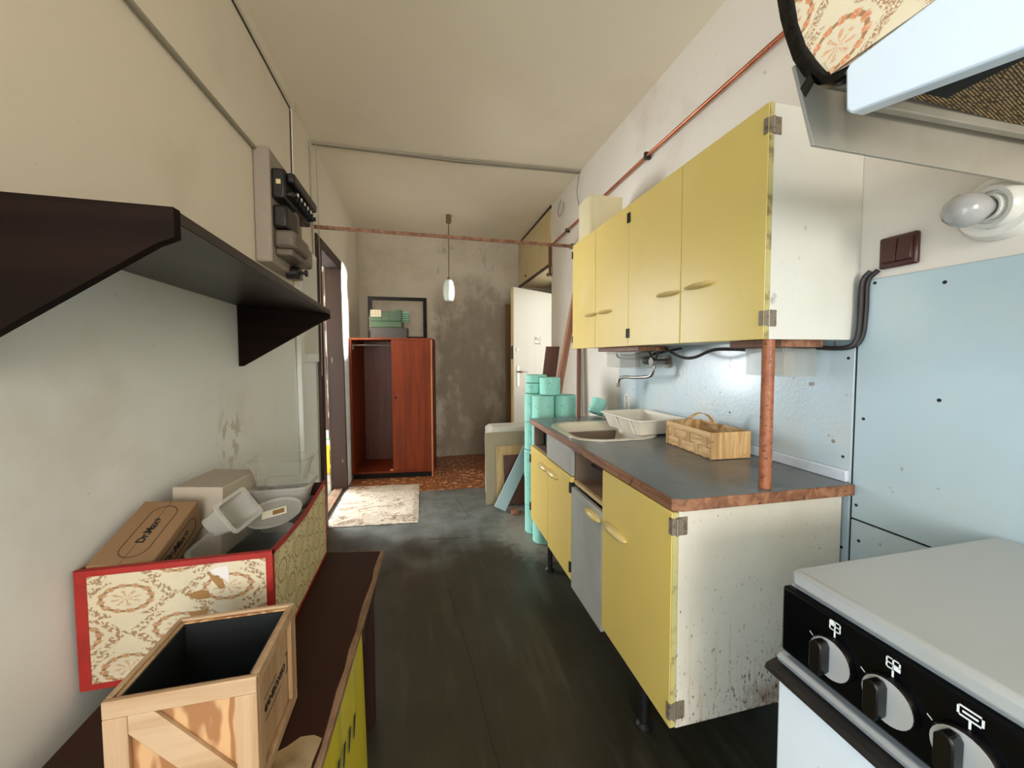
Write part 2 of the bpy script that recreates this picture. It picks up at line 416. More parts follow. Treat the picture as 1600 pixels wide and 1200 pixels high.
m_shelf = wood('dark_brown_stain', (44, 28, 22), (30, 19, 15), 1, 12, .36, extra=[((70, 54, 46), 6, .5, .75, .5, (1, .3, 1))])
m_brk = wood('dark_bracket_stain', (30, 19, 13), (20, 12, 8), 0, 12, .8)
m_brk.node_tree.nodes['Principled BSDF'].inputs['Specular IOR Level'].default_value = .08
m_wardrobe = wood('red_brown_veneer', (118, 46, 6), (98, 35, 3), 2, 26, .6)
m_wardrobe.node_tree.nodes['Principled BSDF'].inputs['Specular IOR Level'].default_value = .25
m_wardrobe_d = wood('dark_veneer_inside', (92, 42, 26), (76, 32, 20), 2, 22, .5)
m_frame_edge = wood('light_edge_wood', (196, 128, 80), (166, 100, 60), 2, 20, .5)
m_door = mat('ivory_gloss_door', (206, 199, 178), .35, layers=[((190, 182, 158), 4, .45, .8, .5, (1, 1, .2))])
m_beige = mat('beige_cupboard', (206, 186, 140), .5, layers=[((186, 164, 118), 3, .45, .75, .6, ONE)])
m_brown = wood('brown_door_paint', (60, 38, 28), (46, 28, 20), 2, 8, .55, extra=[((190, 170, 150), 30, .7, .74, .7, (1, 1, .15))])
m_frame_black = mat('black_frame_wood', (12, 9, 8), .6, spec=.2)
m_roll = mat('turquoise_paper', (146, 208, 192), .85, layers=[((122, 186, 170), 9, .45, .7, .5, ONE), ((172, 236, 224), 30, .55, .75, .5, (1, 1, .4))], bump=(120, .3, .002))
m_rollink = mat('green_ink', (44, 120, 96), .7)
m_crate = wood('pine', (180, 148, 114), (160, 124, 88), 2, 22, .55, extra=[((140, 92, 54), 55, .7, .74, .7, (1, .4, 1))])
m_crate_h = wood('pine_rail', (182, 152, 118), (162, 128, 92), 0, 22, .55, extra=[((140, 92, 54), 55, .7, .74, .7, ONE)])
def ply():
    m, n, b = newmat('figured_plywood')
    w = n.new('ShaderNodeTexWave'); w.wave_type = 'RINGS'; w.rings_direction = 'Z'
    n.l.new(n.coord('Object', (1, 1, .28)), w.inputs['Vector'])
    w.inputs['Scale'].default_value = 20; w.inputs['Distortion'].default_value = 7; w.inputs['Detail'].default_value = 2; w.inputs['Detail Scale'].default_value = 1.6
    c = n.mix(n.ramp(w.outputs['Fac'], .3, .9), lin((190, 148, 102)), lin((146, 98, 56)))
    n.l.new(c, b.inputs['Base Color']); b.inputs['Roughness'].default_value = .6; return m
m_ply = ply()
m_ink = mat('black_ink', (26, 22, 20), .7)
m_card = mat('brown_cardboard', (140, 108, 76), .8, layers=[((122, 92, 62), 4, .45, .75, .5, ONE)])
m_cardw = mat('pale_cardboard', (176, 164, 148), .8, layers=[((150, 138, 122), 4, .45, .75, .5, ONE)])
m_red = mat('red_tape', (158, 34, 26), .5, layers=[((128, 24, 18), 30, .45, .7, .6, ONE)])
m_wp = wallpaper('brown_oval_wallpaper', (206, 194, 166), (132, 92, 52), (168, 118, 74))
m_wp2 = wallpaper('faded_oval_wallpaper', (214, 200, 156), (150, 126, 82), (160, 132, 88), (.12, .07))
m_wp3 = wallpaper('orange_rose_wallpaper', (238, 220, 186), (170, 112, 66), (222, 130, 76), (.15, .085), 2.0)
m_paper = mat('bare_paper', (214, 208, 204), .8)
m_torn = mat('torn_cardboard', (150, 112, 66), .85)
m_tape = mat('black_tape', (6, 6, 7), .16, spec=.3, bump=(22, .5, .01))
m_table = mat('table_brown_paint', (44, 20, 10), .6, spec=.25, layers=[((38, 18, 10), 4, .45, .75, .6, ONE), ((90, 60, 48), 40, .72, .76, .6, ONE)])
m_peel = mat('bare_edge_wood', (142, 110, 84), .7, layers=[((96, 68, 50), 30, .45, .65, .7, (1, .3, 1))])
m_yelcard = mat('yellow_print', (196, 180, 44), .5, layers=[((150, 150, 60), 16, .5, .7, .6, (1, 1, .15)), ((190, 190, 120), 7, .55, .75, .5, (1, 1, .2))])
m_stove = mat('white_stove_enamel', (240, 244, 246), .25, layers=[((196, 192, 186), 3, .5, .8, .5, ONE), ((110, 104, 98), 40, .7, .75, .4, ONE)], coat=.3)
m_stovetop = mat('stove_lid_enamel', (180, 180, 176), .3, layers=[((162, 158, 150), 3, .4, .75, .6, (.5, 1, 1)), ((140, 130, 118), 30, .7, .76, .4, ONE)], coat=.2)
m_ctrl = mat('black_control_glass', (8, 8, 10), .2, spec=.15, layers=[((40, 38, 40), 40, .7, .78, .35, ONE)])
m_knob = mat('knob_plastic', (15, 12, 11), .3, spec=.35)
m_knobm = mat('brushed_knob_face', (210, 208, 204), .3, .35)
m_print = mat('white_print', (238, 238, 234), .5)
m_chrome = mat('bright_trim', (208, 214, 220), .2, .6)
m_hood = mat('white_laminate_rail', (226, 234, 240), .3)
m_hoodg = mat('grey_white_bracket', (178, 170, 154), .5, layers=[((150, 140, 122), 4, .4, .7, .5, ONE)])
def woven():
    m, n, b = newmat('woven_cloth')
    w = n.new('ShaderNodeTexWave'); n.l.new(n.coord('Object', (1, 1, 1), (0, 0, -.25)), w.inputs['Vector'])
    w.bands_direction = 'Y'; w.inputs['Scale'].default_value = 86; w.inputs['Distortion'].default_value = 1.4; w.inputs['Detail'].default_value = 2; w.inputs['Detail Scale'].default_value = 6
    k = n.noise(n.coord('Object', (.45, 1, 1), (0, 0, -.25)), 260, 2)
    v = n.math('MULTIPLY', n.ramp(w.outputs['Fac'], .3, .75), n.ramp(k, .36, .54))
    c = n.mix(v, lin((64, 42, 22)), lin((206, 172, 112))); n.l.new(c, b.inputs['Base Color']); b.inputs['Roughness'].default_value = .7
    bp = n.new('ShaderNodeBump'); bp.inputs['Strength'].default_value = .6; bp.inputs['Distance'].default_value = .004
    n.l.new(v, bp.inputs['Height']); n.l.new(bp.outputs[0], b.inputs['Normal']); return m
m_woven = woven()
m_switch = mat('brown_bakelite', (70, 34, 28), .32)
m_porc = mat('porcelain', (226, 222, 212), .22, layers=[((190, 176, 154), 9, .55, .75, .5, ONE)], coat=.4)
m_bulb = mat('frosted_bulb_glass', (176, 173, 170), .12, coat=.3)
m_opal = mat('opal_glass', (214, 226, 220), .15, coat=.5)
m_fuse = mat('black_bakelite', (24, 21, 20), .4)
m_board = mat('grey_board_paint', (146, 134, 120), .6, layers=[((170, 160, 144), 4, .5, .75, .5, ONE), ((110, 98, 84), 8, .6, .75, .5, ONE)])
m_meter = mat('brown_grey_cover', (104, 92, 80), .4, layers=[((80, 70, 60), 8, .45, .7, .5, ONE)])
m_label = mat('paper_label', (232, 226, 206), .7)
m_green = mat('green_crate_plastic', (42, 68, 44), .5, layers=[((32, 52, 34), 8, .45, .7, .5, ONE)])
m_mint = mat('mint_crate_plastic', (104, 152, 122), .5)
m_dgrey = mat('dark_crate_plastic', (34, 30, 25), .5)
def rug_mat():
    m, n, b = newmat('cream_shag')
    a = n.noise(n.coord('Object', (.55, 1.2, 1)), 7, 6, .7, 1.6); f = n.noise(n.coord('Object', (.7, 1.4, 1)), 60, 4, .7)
    v = n.math('ADD', n.math('MULTIPLY', a, .7), n.math('MULTIPLY', f, .35))
    c = n.mix(n.ramp(v, .49, .66), lin((226, 212, 192)), lin((136, 98, 68))); n.l.new(c, b.inputs['Base Color']); b.inputs['Roughness'].default_value = .95
    bp = n.new('ShaderNodeBump'); bp.inputs['Strength'].default_value = .9; bp.inputs['Distance'].default_value = .02
    n.l.new(n.math('ADD', a, f), bp.inputs['Height']); n.l.new(bp.outputs[0], b.inputs['Normal']); return m
m_rug = rug_mat()
m_panelb = mat('grey_beige_panel', (164, 152, 124), .6, layers=[((146, 132, 104), 3, .45, .7, .5, ONE)])
m_panell = wood('pale_plywood', (206, 178, 126), (184, 152, 102), 2, 20, .6)
m_panelr = wood('red_brown_board', (104, 62, 46), (84, 48, 36), 2, 12, .5)
m_plank = wood('raw_pink_plank', (170, 116, 88), (140, 92, 68), 2, 24, .6)
m_gold = wood('ochre_board', (120, 88, 48), (92, 64, 34), 2, 14, .5)
m_cord = mat('lamp_cord', (96, 74, 54), .6)
m_brass = mat('lamp_canopy', (104, 84, 56), .5)
m_yplastic = mat('yellow_plastic', (250, 190, 30), .4)
m_gplastic = mat('green_plastic', (70, 190, 90), .4)
m_strip = mat('white_rail', (206, 212, 220), .35, layers=[((160, 166, 176), 5, .5, .75, .5, ONE)])

# ---------------------------------------------------------------- the room
struct('floor', MB().box(-2.7, 2.0, -3.65, 5.4, -.05, 0), m_floor)
FL = bpy.data.objects['floor']
struct('patterned_linoleum', MB().prism([(-.69, 3.60, 0), (1.6, 3.47, 0), (1.6, 4.76, 0), (-.69, 4.76, 0)], (0, 0, .003)), m_lino, FL)
for path in ([(.12, 2.0), (.175, 1.52), (.2, 1.16), (.23, .92)], [(.26, 3.38), (.32, 3.02), (.335, 2.9)], [(.02, 2.6), (.3, 2.56)]):
    struct('floor_crack', MB().tube([(x, y, .0005) for x, y in path], .0012, 4), m_matblack, FL)
struct('ceiling', MB().box(-.8, 1.72, -3.65, 4.86, ZC, ZC+.05), m_ceil)
# left wall, with the kitchen window beside the camera and the side-room doorway
wl = MB()
wl.box(-.82, XL, .17, 2.93, 0, ZC); wl.prism([(XL, 3.80, 0), (XL, 4.86, 0), (XL, 4.86, 2.06), (XL, 3.70, 2.06)], (-.124, 0, 0)); wl.box(-.82, XL, 2.93, 4.86, 2.06, ZC)
wl.box(-.82, XL, -3.65, -.9, 0, ZC); wl.box(-.82, XL, -.9, .17, 0, .1); wl.box(-.82, XL, -.9, .17, 2.2, ZC)
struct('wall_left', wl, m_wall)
struct('wall_back', MB().box(-.696, 1.62, YE, YE+.1, 0, ZC), m_far)
wr = MB()
wr.box(XR, XR+.12, -3.65, 3.42, 0, ZC); wr.box(XR, 1.72, 3.42, 3.515, 0, ZC)
wr.box(1.62, 1.72, 3.515, 3.6, 0, ZC); wr.box(1.62, 1.72, 4.5, YE, 0, ZC); wr.box(1.62, 1.72, 3.6, 4.5, 2.03, ZC)
struct('wall_right', wr, m_wall_r)
wf = MB(); wf.box(-.82, -.6, -3.65, -3.55, 0, ZC); wf.box(.8, 1.3, -3.65, -3.55, 0, ZC); wf.box(-.6, .8, -3.65, -3.55, 0, .8); wf.box(-.6, .8, -3.65, -3.55, 2.3, ZC)
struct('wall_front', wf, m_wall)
# side room behind the doorway
sr = MB(); sr.box(-2.7, -.82, 5.3, 5.4, 0, ZC); sr.box(-2.7, -.82, 2.3, 2.4, 0, ZC); sr.box(-2.7, -2.6, 2.4, 3.8, 0, ZC); 
sr.box(-2.7, -2.6, 3.8, 5.28, 0, .6); sr.box(-2.7, -2.6, 3.8, 5.28, 2.3, ZC)
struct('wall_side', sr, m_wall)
struct('ceiling_side', MB().box(-2.7, -.8, 2.3, 5.4, ZC, ZC+.05), m_ceil)
# cover strip and cables along the old partition line
struct('trim_1', MB().prism([(XL, 2.85, ZC), (XR, 2.83, ZC), (XR, 2.862, ZC), (.3, 2.90, ZC), (-.2, 2.89, ZC), (XL, 2.875, ZC)], (0, 0, -.012)), m_cablew)
struct('trim_2', MB().tube([(XL+.01, 2.845, ZC-.012), (0, 2.835, ZC-.022), (.2, 2.838, ZC-.026), (.6, 2.838, ZC-.016), (XR-.01, 2.82, ZC-.012)], .0035, 6), m_cablew)
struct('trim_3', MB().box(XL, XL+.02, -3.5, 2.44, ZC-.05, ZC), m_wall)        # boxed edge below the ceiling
struct('trim_4', MB().tube([(XL+.004, 2.44-4.0, ZC-.052), (XL+.004, 2.43, ZC-.052)], .003, 5), m_cable)
struct('trim_5', MB().tube([(XL+.012, -1.2, 2.06), (XL+.012, .3, 2.085), (XL+.012, 1.2, 2.10), (XL+.012, 1.92, 2.125)], .008, 8), m_cablew)
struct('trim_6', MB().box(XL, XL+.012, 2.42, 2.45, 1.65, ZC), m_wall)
struct('trim_7', MB().tube([(XL+.004, 2.415, ZC-.06), (XL+.004, 2.415, 1.9)], .003, 5), m_cable)
struct('trim_8', MB().tube([(XL+.014, 2.40, 1.66), (XL+.014, 2.42, 1.2), (XL+.014, 2.43, .7), (XL+.014, 2.43, .02)], .014, 10), m_wall)
struct('trim_9', MB().tube([(XL+.006, 2.78, ZC-.03), (XL+.006, 2.80, 2.2), (XL+.006, 2.83, 1.2), (XL+.006, 2.84, .02)], .004, 6), m_cablew)
struct('trim_10', MB().tube([(XL+.03, 2.845, ZC-.02), (XL+.035, 2.855, 1.9), (XL+.03, 2.86, 1.1)], .003, 6), m_cablew)
# side-room door frame
struct('peeling_strip', MB().prism([(-.820, 3.760, 0), (-.820, 3.772, 0), (-.820, 3.672, 2.0), (-.820, 3.660, 2.0)], (-.008, 0, 0)), mat('peeled_paint', (206, 196, 176), .7, layers=[((78, 50, 40), 22, .4, .55, .95, (1, 1, .35))]))
dj = MB(); dj.prism([(XL+.012, 3.77, 0), (XL+.012, 3.805, 0), (XL+.012, 3.705, 2.06), (XL+.012, 3.67, 2.06)], (-.136, 0, 0))
dj.box(-.82, XL+.02, 2.93, 2.97, 0, 2.06); dj.box(-.82, XL+.012, 2.93, 3.67, 2.0, 2.06); dj.box(XL, XL+.014, 2.88, 3.71, 2.0, 2.07)
dj.box(XL, XL+.022, 2.88, 2.97, 0, 2.0)
struct('door_1', dj, m_brown, bevel=.004)
bpy.data.objects['peeling_strip'].parent = bpy.data.objects['door_1']; del bpy.data.objects['peeling_strip']['kind']
struct('threshold', MB().box(-.80, -.72, 2.97, 3.765, 0, .02), m_peel, bpy.data.objects['door_1'], bevel=.006)
# entrance: lining of the niche and frame
ef = MB(); ef.box(1.56, 1.62, 3.53, 3.6, 0, 2.03); ef.box(1.56, 1.62, 4.5, 4.56, 0, 2.03); ef.box(1.56, 1.62, 3.53, 4.56, 2.03, 2.09)
struct('door_2', ef, m_brown)

# ---------------------------------------------------------------- splash boards on the right wall
WR = bpy.data.objects['wall_right']
def board(y0, y1, z0, z1, m, screws=()):
    o = struct('panel', MB().box(XR-.007, XR-.0005, y0, y1, z0, z1), m, WR, bevel=.0015)
    for y, z in screws: struct('screw', MB().lathe([(0, 0), (.0045, 0), (.0045, .002), (0, .003)], (XR-.0075, y, z), 'X', 8, (1, 1)), m_black, o)
    return o
board(.848, 2.2, .61, 1.40, m_blue2, [(.865, 1.22), (.87, .93), (.865, .66), (1.3, 1.0), (2.15, 1.2)])
board(-.5, .842, .76, 1.436, m_blue, [(.805, 1.425), (.66, 1.40), (.82, 1.05), (.66, 1.12), (.83, .80), (.45, 1.3), (.2, 1.1)])
board(-.5, .842, .02, .755, m_blue2, [(.82, .70), (.83, .40)])
board(.848, 2.2, .02, .605, m_blue2, [])

struct('joint', MB().box(XR-.0012, XR-.0004, .838, .852, .02, 1.42).box(XR-.0012, XR-.0004, -.5, .838, .752, .763), m_matblack, WR)
# ---------------------------------------------------------------- base cabinet
bc = thing('base_cabinet', 'long yellow and grey kitchen base cabinet on dark legs under the grey worktop', 'cabinet', (.91, 1.5, 0))
car = MB()
ZB0, ZT0 = .235, .826
car.box(.645, 1.19, .866, .884, ZB0, ZT0)                        # near side panel (inner core)
car.box(.645, 1.19, 1.245, 1.262, ZB0, ZT0); car.box(.645, 1.19, 1.545, 1.562, ZB0, ZT0); car.box(.645, 1.19, 2.17, 2.19, ZB0, ZT0)
car.box(.645, 1.19, .866, 2.19, ZB0, ZB0+.018); car.box(1.17, 1.19, .866, 2.19, ZB0, ZT0); car.box(.645, 1.17, 1.562, 2.17, .692, .706)
car.box(.645, 1.17, 1.885, 1.897, .706, ZT0)
part('carcass', car, mat('cabinet_inside', (120, 100, 84), .6), bc)
part('side_panel', MB().box(.646, 1.19, .858, .866, ZB0, ZT0), m_stain, bc, bevel=.001)['label'] = 'white side panel with brown stains and drips'
part('drawer_front', MB().box(.628, .644, 1.552, 1.892, .706, ZT0), m_grey, bc, bevel=.0015)['label'] = 'grey drawer front without handle'
part('shade_sheet', MB().box(.70, .705, 1.899, 2.168, .708, .824), m_matblack, bc)  # black sheet standing in for the shade inside the open compartment
part('shelf', MB().box(.66, 1.17, 1.262, 1.545, .665, .68), wood('inner_shelf', (176, 146, 120), (146, 116, 92), 0, 20), bc)
part('pull_rail', MB().box(.640, .655, 1.262, 1.545, .675, .69), m_panell, bc)
part('rod', MB().tube([(.70, 1.50, .765), (.70, 1.27, .765)], .005, 6), m_black, bc)
m_olive = mat('faded_yellow_edge', (188, 178, 118), .5, layers=[((120, 100, 66), 25, .5, .68, .8, ONE)])
def half_moon(yc, z, L, h, d, x, tilt=0):
    mb = MB().ell((0, 0, 0), (d, L/2, h), n=14, m=12)
    bmesh.ops.transform(mb.bm, matrix=Matrix.Translation((x, yc, z)) @ Matrix.Rotation(tilt, 4, 'X'), verts=mb.bm.verts)
    return mb
def hinge(y, z, x, lat=.018, hh=.045):
    return MB().box(x-.007, x+.010, y-lat/2, y+lat/2, z-hh/2, z+hh/2).tube([(x-.008, y, z-hh/2), (x-.008, y, z+hh/2)], .006, 8)
def base_door(y0, y1, z0, z1, m, hy, hz, lab=None, tilt=.0):
    o = part('door', MB().box(.626, .644, y0+.0015, y1-.0015, z0, z1), m, bc, bevel=.002)
    if lab: o['label'] = lab
    part('handle', half_moon(hy, hz, .15 if y1-y0 > .3 else .13, .017, .020, .622, tilt), m_handle, bc, sub=o)
    return o
d = base_door(1.872, 2.19, .258, .700, m_yellow2, 1.935, .640)
part('hinge', hinge(2.19, .62, .632), m_black, bc, sub=d); part('hinge', hinge(2.19, .33, .632), m_black, bc, sub=d)
d = base_door(1.553, 1.872, .240, .700, m_yellow2, 1.795, .645)
part('hinge', hinge(1.556, .655, .632), m_black, bc, sub=d); part('hinge', hinge(1.556, .30, .632), m_black, bc, sub=d)
base_door(1.257, 1.549, .215, .662, m_grey, 1.325, .628, 'grey door with a cream half-moon handle')
d = base_door(.857, 1.255, .240, .822, m_yellow2, 1.155, .638)
part('edge_strip', MB().box(.6275, .6435, .8563, .8583, .241, .821), m_olive, bc, sub=d)['label'] = 'worn olive edge'
for z in (.785, .285): part('hinge', MB().box(.6235, .6262, .858, .868, z-.022, z+.022).box(.646, .670, .8555, .8578, z-.024, z+.024).tube([(.639, .8545, z-.024), (.639, .8545, z+.024)], .004, 8).box(.624, .670, .8553, .8562, z-.022, z+.022), m_hinge, bc, sub=d)
for x, y in ((.70, 1.09), (.70, 2.05), (1.12, 1.09), (1.12, 2.05)):
    part('leg', MB().lathe([(0, 0), (.026, 0), (.026, .012), (.016, .02), (.014, ZB0)], (x, y, 0), 'Z', 14), m_black, bc)

# ---------------------------------------------------------------- worktop, sink and what stands on it
wt = thing('worktop', 'worn grey kitchen worktop with bare wood edging over the yellow base cabinet', 'worktop', (.91, 1.5, .828))
# slab with a hole for the sink
sx, sy = .86, 1.745
hole = [(sx+dx, sy+dy) for dx, dy in rrect(-.195, .195, -.225, .225, .12, 6)]
bm_top = MB()
outer = [(XC+.025, .848), (XC+.004, .862), (XC+.004, 2.19), (XR-.012, 2.19), (XR-.012, .835)]
def ring_slab(outer, hole, z0, z1):
    mb = MB(); bm = mb.bm; res = {}
    for z in (z0, z1):
        vo = [bm.verts.new((x, y, z)) for x, y in outer]; vh = [bm.verts.new((x, y, z)) for x, y in hole]
        es = [bm.edges.new((v[i], v[(i+1) % len(v)])) for v in (vo, vh) for i in range(len(v))]
        bmesh.ops.triangle_fill(bm, use_beauty=True, use_dissolve=False, edges=es)
        res[z] = (vo, vh)
    for k in (0, 1):
        a, b = res[z0][k], res[z1][k]
        for i in range(len(a)): bm.faces.new((a[i], a[(i+1) % len(a)], b[(i+1) % len(a)], b[i]))
    return mb
part('top_surface', ring_slab(outer, hole, .854, ZW), m_top, wt)
part('core_board', ring_slab([(XC+.027, .852), (XC+.008, .866), (XC+.008, 2.188), (XR-.012, 2.188), (XR-.012, .839)], hole, .828, .854), m_panell, wt)
part('wood_edging', MB().prism([(XC, .858, .828), (XC, 2.19, .828), (XC+.008, 2.19, .828), (XC+.008, .866, .828), (XC+.027, .852, .828), (XR-.012, .839, .828), (XR-.012, .831, .828), (XC+.023, .844, .828)], (0, 0, .031)), m_edge, wt, bevel=.0015)
part('wall_rail', MB().box(XR-.022, XR-.0075, .85, 2.18, ZW+.0005, ZW+.034), m_strip, wt, bevel=.003)

sk = thing('sink', 'beige enamel sink with rounded corners let into the grey worktop', 'sink', (sx, sy, ZW))
def loop(mb, pts, z): return [mb.bm.verts.new((x, y, z)) for x, y in pts]
mb = MB(); L = []
for gx, gy, r, z in ((.215, .245, .14, .861), (.215, .245, .14, .866), (.20, .23, .13, .868), (.185, .215, .12, .864)):
    L.append(loop(mb, [(sx+a, sy+b) for a, b in rrect(-gx, gx, -gy, gy, r, 8)], z))
for a, b in zip(L, L[1:]):
    for i in range(len(a)): mb.bm.faces.new((a[i], a[(i+1) % len(a)], b[(i+1) % len(a)], b[i]))
part('rim', mb, m_enamel, sk)
mb = MB(); L = []
for gx, gy, r, z in ((.186, .216, .12, .8645), (.175, .205, .11, .845), (.16, .19, .10, .75), (.13, .16, .09, .715), (.03, .03, .03, .712)):
    L.append(loop(mb, [(sx+a, sy+b) for a, b in rrect(-gx, gx, -gy, gy, r, 8)], z))
for a, b in zip(L, L[1:]):
    for i in range(len(a)): mb.bm.faces.new((a[i], a[(i+1) % len(a)], b[(i+1) % len(a)], b[i]))
mb.bm.faces.new(L[-1])
part('bowl', mb, m_enamel_in, sk)
part('drain', MB().lathe([(0, 0), (.025, 0), (.022, .004), (0, .004)], (sx, sy, .7125), 'Z', 16), m_steel, sk)

# ivory tray standing across the sink corner
ty = thing('plastic_tray', 'ivory plastic drip tray standing across the back of the sink', 'tray', (1.045, 1.69, .869), (0, 0, .06))
mb = MB(); L = []
for gx, gy, r, z in ((.10, .135, .02, 0), (.125, .165, .025, .072), (.135, .175, .028, .073), (.135, .175, .028, .068), (.1235, .1635, .025, .066), (.098, .133, .02, .004)):
    L.append(loop(mb, rrect(-gx, gx, -gy, gy, r, 5), z))
for a, b in zip(L, L[1:]):
    for i in range(len(a)): mb.bm.faces.new((a[i], a[(i+1) % len(a)], b[(i+1) % len(a)], b[i]))
mb.bm.faces.new(L[0]); mb.bm.faces.new(L[-1])
part('body', mb, m_tray, ty, world=False)
for y in (-.10, .02): part('rib', MB().prism([(-.126, y, .066), (-.132, y, .066), (-.105, y, .0), (-.1, y, .0)], (0, .012, 0)), m_tray, ty, world=False)

# chip basket
bk = thing('chip_basket', 'woven wood chip basket with hooped handle on the grey worktop', 'basket', (1.07, 1.275, ZW), (0, 0, -.045))
bx, by, hz = .072, .132, .098
bot = MB(); bot.box(-bx, bx, -by, by, .002, .005); part('bottom', bot, m_chip2, bk, world=False)
strips = MB()
for side in (-1, 1):                                            # long sides: splints over and under the uprights
    for r_ in range(2):
        z0 = .006+r_*.036
        part('splint', MB().box(side*(bx+.0009)-.0006, side*(bx+.0009)+.0006, -by, by, z0, z0+.034), m_chip, bk, world=False)
    for k in range(5):
        y0 = -by+.022+k*.0485; x = side*(bx+.0024)
        part('upright', MB().box(x-.0008, x+.0008, y0, y0+.024, .002, .09), m_chip2, bk, world=False)
        for r_ in range(2):
            if (k+r_) % 2 == 0:
                z0 = .006+r_*.036; x2 = side*(bx+.0046)
                part('splint', MB().prism([(side*(bx+.0016), y0-.013, z0+.001), (x2, y0-.004, z0+.001), (x2, y0+.028, z0+.001), (side*(bx+.0016), y0+.037, z0+.001), (side*(bx+.0008), y0+.037, z0+.001), (side*(bx+.0034), y0+.028, z0+.001), (side*(bx+.0034), y0-.004, z0+.001), (side*(bx+.0008), y0-.013, z0+.001)], (0, 0, .032)), m_chip, bk, world=False)
    part('rim_band', MB().box(side*(bx+.0062)-.001, side*(bx+.0062)+.001, -by-.004, by+.004, .078, hz), m_chip, bk, world=False)
for side in (-1, 1):
    y = side*(by+.003)
    part('end_panel', MB().box(-bx-.008, bx+.008, y-.0015, y+.0015, .003, hz), m_chip2, bk, world=False)
hp = []
for i in range(17):
    a = PI*i/16; hp.append((-math.cos(a)*.062, .03, .075+math.sin(a)*.066))
mb = MB()
for i in range(16):
    (x0, _, z0), (x1, _, z1) = hp[i], hp[i+1]
    n_ = Vector((z1-z0, 0, -(x1-x0))).normalized()*.002
    mb._faces([(x0, .018, z0), (x0, .042, z0), (x1, .042, z1), (x1, .018, z1), (x0-n_.x, .018, z0-n_.z), (x0-n_.x, .042, z0-n_.z), (x1-n_.x, .042, z1-n_.z), (x1-n_.x, .018, z1-n_.z)],
              [(0, 1, 2, 3), (4, 7, 6, 5), (0, 3, 7, 4), (1, 5, 6, 2)])
part('handle', mb, m_chip, bk, world=False)

solo('support_post', MB().lathe([(0, ZW+.001), (.0155, ZW+.001), (.0155, 1.275), (0, 1.275)], (.925, .868, 0), 'Z', 20), m_post, 'rusty copper coloured post between worktop and near end of the wall cabinet', 'post', loc=(.925, .868, ZW))
solo('support_post', MB().lathe([(0, ZW+.001), (.013, ZW+.001), (.013, 1.275), (0, 1.275)], (.915, 2.155, 0), 'Z', 16), m_brownpipe, 'dark thin post between worktop and far end of the wall cabinet', 'post', loc=(.915, 2.155, ZW))

# ---------------------------------------------------------------- wall cabinet
uc = thing('wall_cabinet', 'yellow four-door kitchen wall cabinet with white sides above the sink', 'cabinet', (1.05, 1.51, 1.276))
car = MB(); car.box(.912, XR-.001, .862, 2.185, 1.276, 1.294); car.box(.912, XR-.001, .862, 2.185, 1.866, 1.884); car.box(XR-.012, XR-.001, .862, 2.185, 1.276, 1.884)
car.box(.912, XR-.001, 2.167, 2.185, 1.276, 1.884); car.box(.912, XR-.001, 1.51, 1.528, 1.276, 1.884)
part('carcass', car, m_white, uc)
part('side_panel', MB().box(.904, XR-.001, .848, .864, 1.272, 1.886), m_white, uc, bevel=.001)
ys = [.846, 1.191, 1.540, 1.872, 2.185]
hys = [(1.095, 1.456), (1.255, 1.454), (1.755, 1.445), (1.915, 1.447)]
for k in range(4):
    y0, y1 = ys[k]+.002, ys[k+1]-(.002 if k != 1 else .0006)
    if k == 2: y0 = ys[k]+.0006
    dd = part('door', MB().box(.886, .902, y0, y1, 1.272, 1.886), m_yellow, uc, bevel=.002)
    part('handle', half_moon(hys[k][0], hys[k][1], .125, .0085, .024, .880, .0), m_handle, uc, sub=dd)
    hy = (ys[0], ys[2]-.006, ys[2]+.006, ys[4]-.002)[k]
    for z in (1.828, 1.328):
        if k == 0: hb = MB().box(.8835, .8862, .850, .862, z-.020, z+.020).box(.904, .924, .8455, .8478, z-.022, z+.022).tube([(.899, .8455, z-.022), (.899, .8455, z+.022)], .004, 8).box(.885, .924, .8453, .8462, z-.02, z+.02)
        else: hb = MB().box(.882, .892, hy-.005, hy+.005, z-.02, z+.02).tube([(.884, hy, z-.02), (.884, hy, z+.02)], .005, 8)
        part('hinge', hb, m_hinge if k in (0,) else m_black, uc, sub=dd)
part('edge_strip', MB().box(.8875, .9015, .8465, .8485, 1.273, 1.885), m_olive, uc)['label'] = 'worn olive edge of the near door'
# wooden battens under it and glass scoop drawers
for i, (y0, y1, lab) in enumerate(((.80, 1.06, 'brown wooden batten under the near end of the wall cabinet'), (1.60, 2.02, 'brown wooden batten under the far end of the wall cabinet'))):
    solo('batten', MB().box(.975, 1.12, max(y0, .872), y1, 1.252, 1.274), m_edge, lab, 'batten', .002, (1.05, (y0+y1)/2, 1.252))
def scoop(y0, y1, lab):
    t = thing('scoop_drawer', lab, 'drawer', (1.08, (y0+y1)/2, 1.17), group=None)
    x0, x1, z0, z1, w = 1.03, 1.15, 1.165, 1.250, .003
    b = MB(); b.box(x0, x1, y0, y1, z0, z0+w); b.box(x0, x0+w, y0, y1, z0+w, z1); b.box(x1-w, x1, y0, y1, z0+w, z1); b.box(x0+w, x1-w, y0, y0+w, z0+w, z1); b.box(x0+w, x1-w, y1-w, y1, z0+w, z1)
    part('tray', b, m_clear, t)
    part('lip', MB().box(x0-.003, x0, y0, y1, z1-.012, z1), m_frost, t)
    part('divider', MB().box(x0+.002, x1-.002, (y0+y1)/2-.0015, (y0+y1)/2+.0015, z0+w, z1-.01), m_frost, t)
scoop(.915, 1.05, 'clear plastic scoop drawer under the wall cabinet, behind the thick rusty post')
scoop(1.72, 2.02, 'clear plastic scoop drawer under the far end of the wall cabinet')

